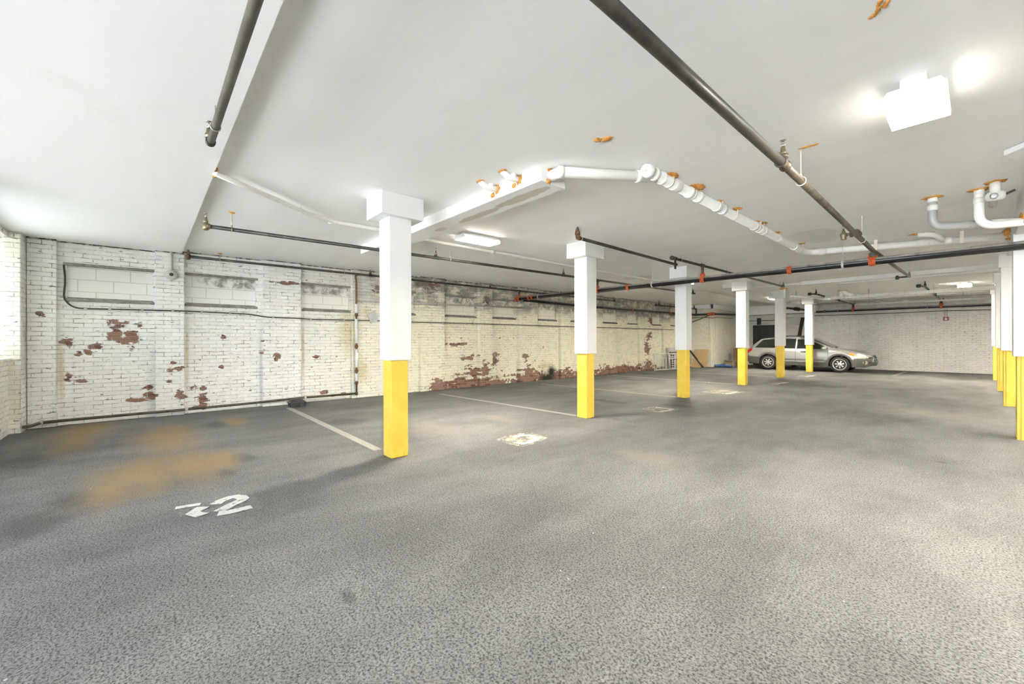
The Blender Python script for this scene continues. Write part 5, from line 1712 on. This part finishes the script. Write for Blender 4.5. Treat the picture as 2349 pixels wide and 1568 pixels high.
    def fn(u, v):
        a = -0.82 + 1.64 * u
        x = -0.06 + 0.22 * abs(a / 0.82) ** 3 + 0.05 * abs(v - 0.5)
        return world(x, a, 0.36 + 0.34 * v)
    mm.grid(fn, 24, 6)
    mm.build('rear_bumper', 'car_clad', t)
    M().box(world(0.15, -0.70, 0.24), world(4.5, 0.70, 0.55)).build('underbody', 'black_trim', t)
    # wheels
    for xw in XWH:
        for sd in (-1, 1):
            cen = world(xw, sd * 0.875, ZW - 0.0)
            ax = V((0, sd, 0))
            R_, wd = 0.335 * K, 0.21 * K
            tyre = M().lathe(cen - ax * wd, ax, [(0, R_ * 0.68), (0.01, R_ * 0.9), (0.03, R_ * 0.985), (0.06, R_), (wd - 0.05, R_), (wd - 0.02, R_ * 0.97), (wd - 0.004, R_ * 0.88), (wd, R_ * 0.74), (wd - 0.02, R_ * 0.69)], 40).build('wheel', 'tyre', t)
            for v in tyre.data.vertices:
                pass
            face = cen - ax * 0.012
            rim = M().lathe(cen - ax * 0.10, ax, [(0, R_ * 0.66), (0.085, R_ * 0.70), (0.098, R_ * 0.71), (0.098, R_ * 0.64), (0.06, R_ * 0.62), (0.03, R_ * 0.60)], 40, cap=False)
            for k in range(7):
                an = 2 * PI * k / 7 + 0.3
                dr_ = V((math.cos(an), 0, math.sin(an)))
                tg = V((-math.sin(an), 0, math.cos(an)))
                p0, p1 = face + dr_ * R_ * 0.12, face + dr_ * R_ * 0.655
                rim.hexa([p0 - tg * R_ * 0.065 - ax * 0.04, p0 + tg * R_ * 0.065 - ax * 0.04, p1 + tg * R_ * 0.125 - ax * 0.04, p1 - tg * R_ * 0.125 - ax * 0.04],
                         [p0 - tg * R_ * 0.06, p0 + tg * R_ * 0.06, p1 + tg * R_ * 0.11 - ax * 0.012, p1 - tg * R_ * 0.11 - ax * 0.012])
            rim.lathe(face - ax * 0.04, ax, [(0, R_ * 0.2), (0.042, R_ * 0.19), (0.046, R_ * 0.10)], 20)
            rim.build('rim', 'alloy', tyre)
            M().lathe(cen - ax * 0.105, ax, [(0, R_ * 0.62), (0.02, R_ * 0.62)], 24).build('brake_disc', 'black_trim', tyre)
    return t


build_car()

# ------------------------------------------------------------------ light: sky through the window and the entrance
wld = bpy.data.worlds.new('daylight')
SC.world = wld
wld.use_nodes = True
nt = wld.node_tree
bg = nt.nodes['Background']
bg.inputs[0].default_value = (0.80, 0.90, 1.0, 1)
bg.inputs[1].default_value = WORLD

sun = bpy.data.lights.new('sun', 'SUN')
sun.energy = 66.0
sun.color = (0.93, 0.97, 1.0)
sun.angle = 0.01
so = bpy.data.objects.new('sun', sun)
COL.objects.link(so)
so.rotation_euler = (math.radians(-30), 0, 0.2)

# ------------------------------------------------------------------ camera
cam = bpy.data.cameras.new('camera')
co = bpy.data.objects.new('camera', cam)
COL.objects.link(co)
cam.sensor_fit = 'HORIZONTAL'
cam.sensor_width = 36.0
cam.lens = FPX / 2349.0 * 36.0
cam.shift_y = HO / 2349.0
cam.clip_start = 0.05
co.matrix_world = Matrix.Translation((0, 0, CAMH)) @ Matrix.Rotation(YAW, 4, 'Z') @ Matrix.Rotation(PI / 2, 4, 'X') @ Matrix.Rotation(-ROLL, 4, 'Z')
SC.camera = co

SC.view_settings.view_transform = 'Standard'
SC.view_settings.look = 'None'
SC.view_settings.exposure = 0.42
SC.view_settings.gamma = 1.0
SC.view_settings.use_curve_mapping = False
cy = SC.cycles
cy.use_denoising = True
cy.max_bounces = 10
cy.diffuse_bounces = 8
cy.glossy_bounces = 3
cy.transparent_max_bounces = 12
cy.sample_clamp_indirect = 60.0
cy.caustics_reflective = False
cy.caustics_refractive = False
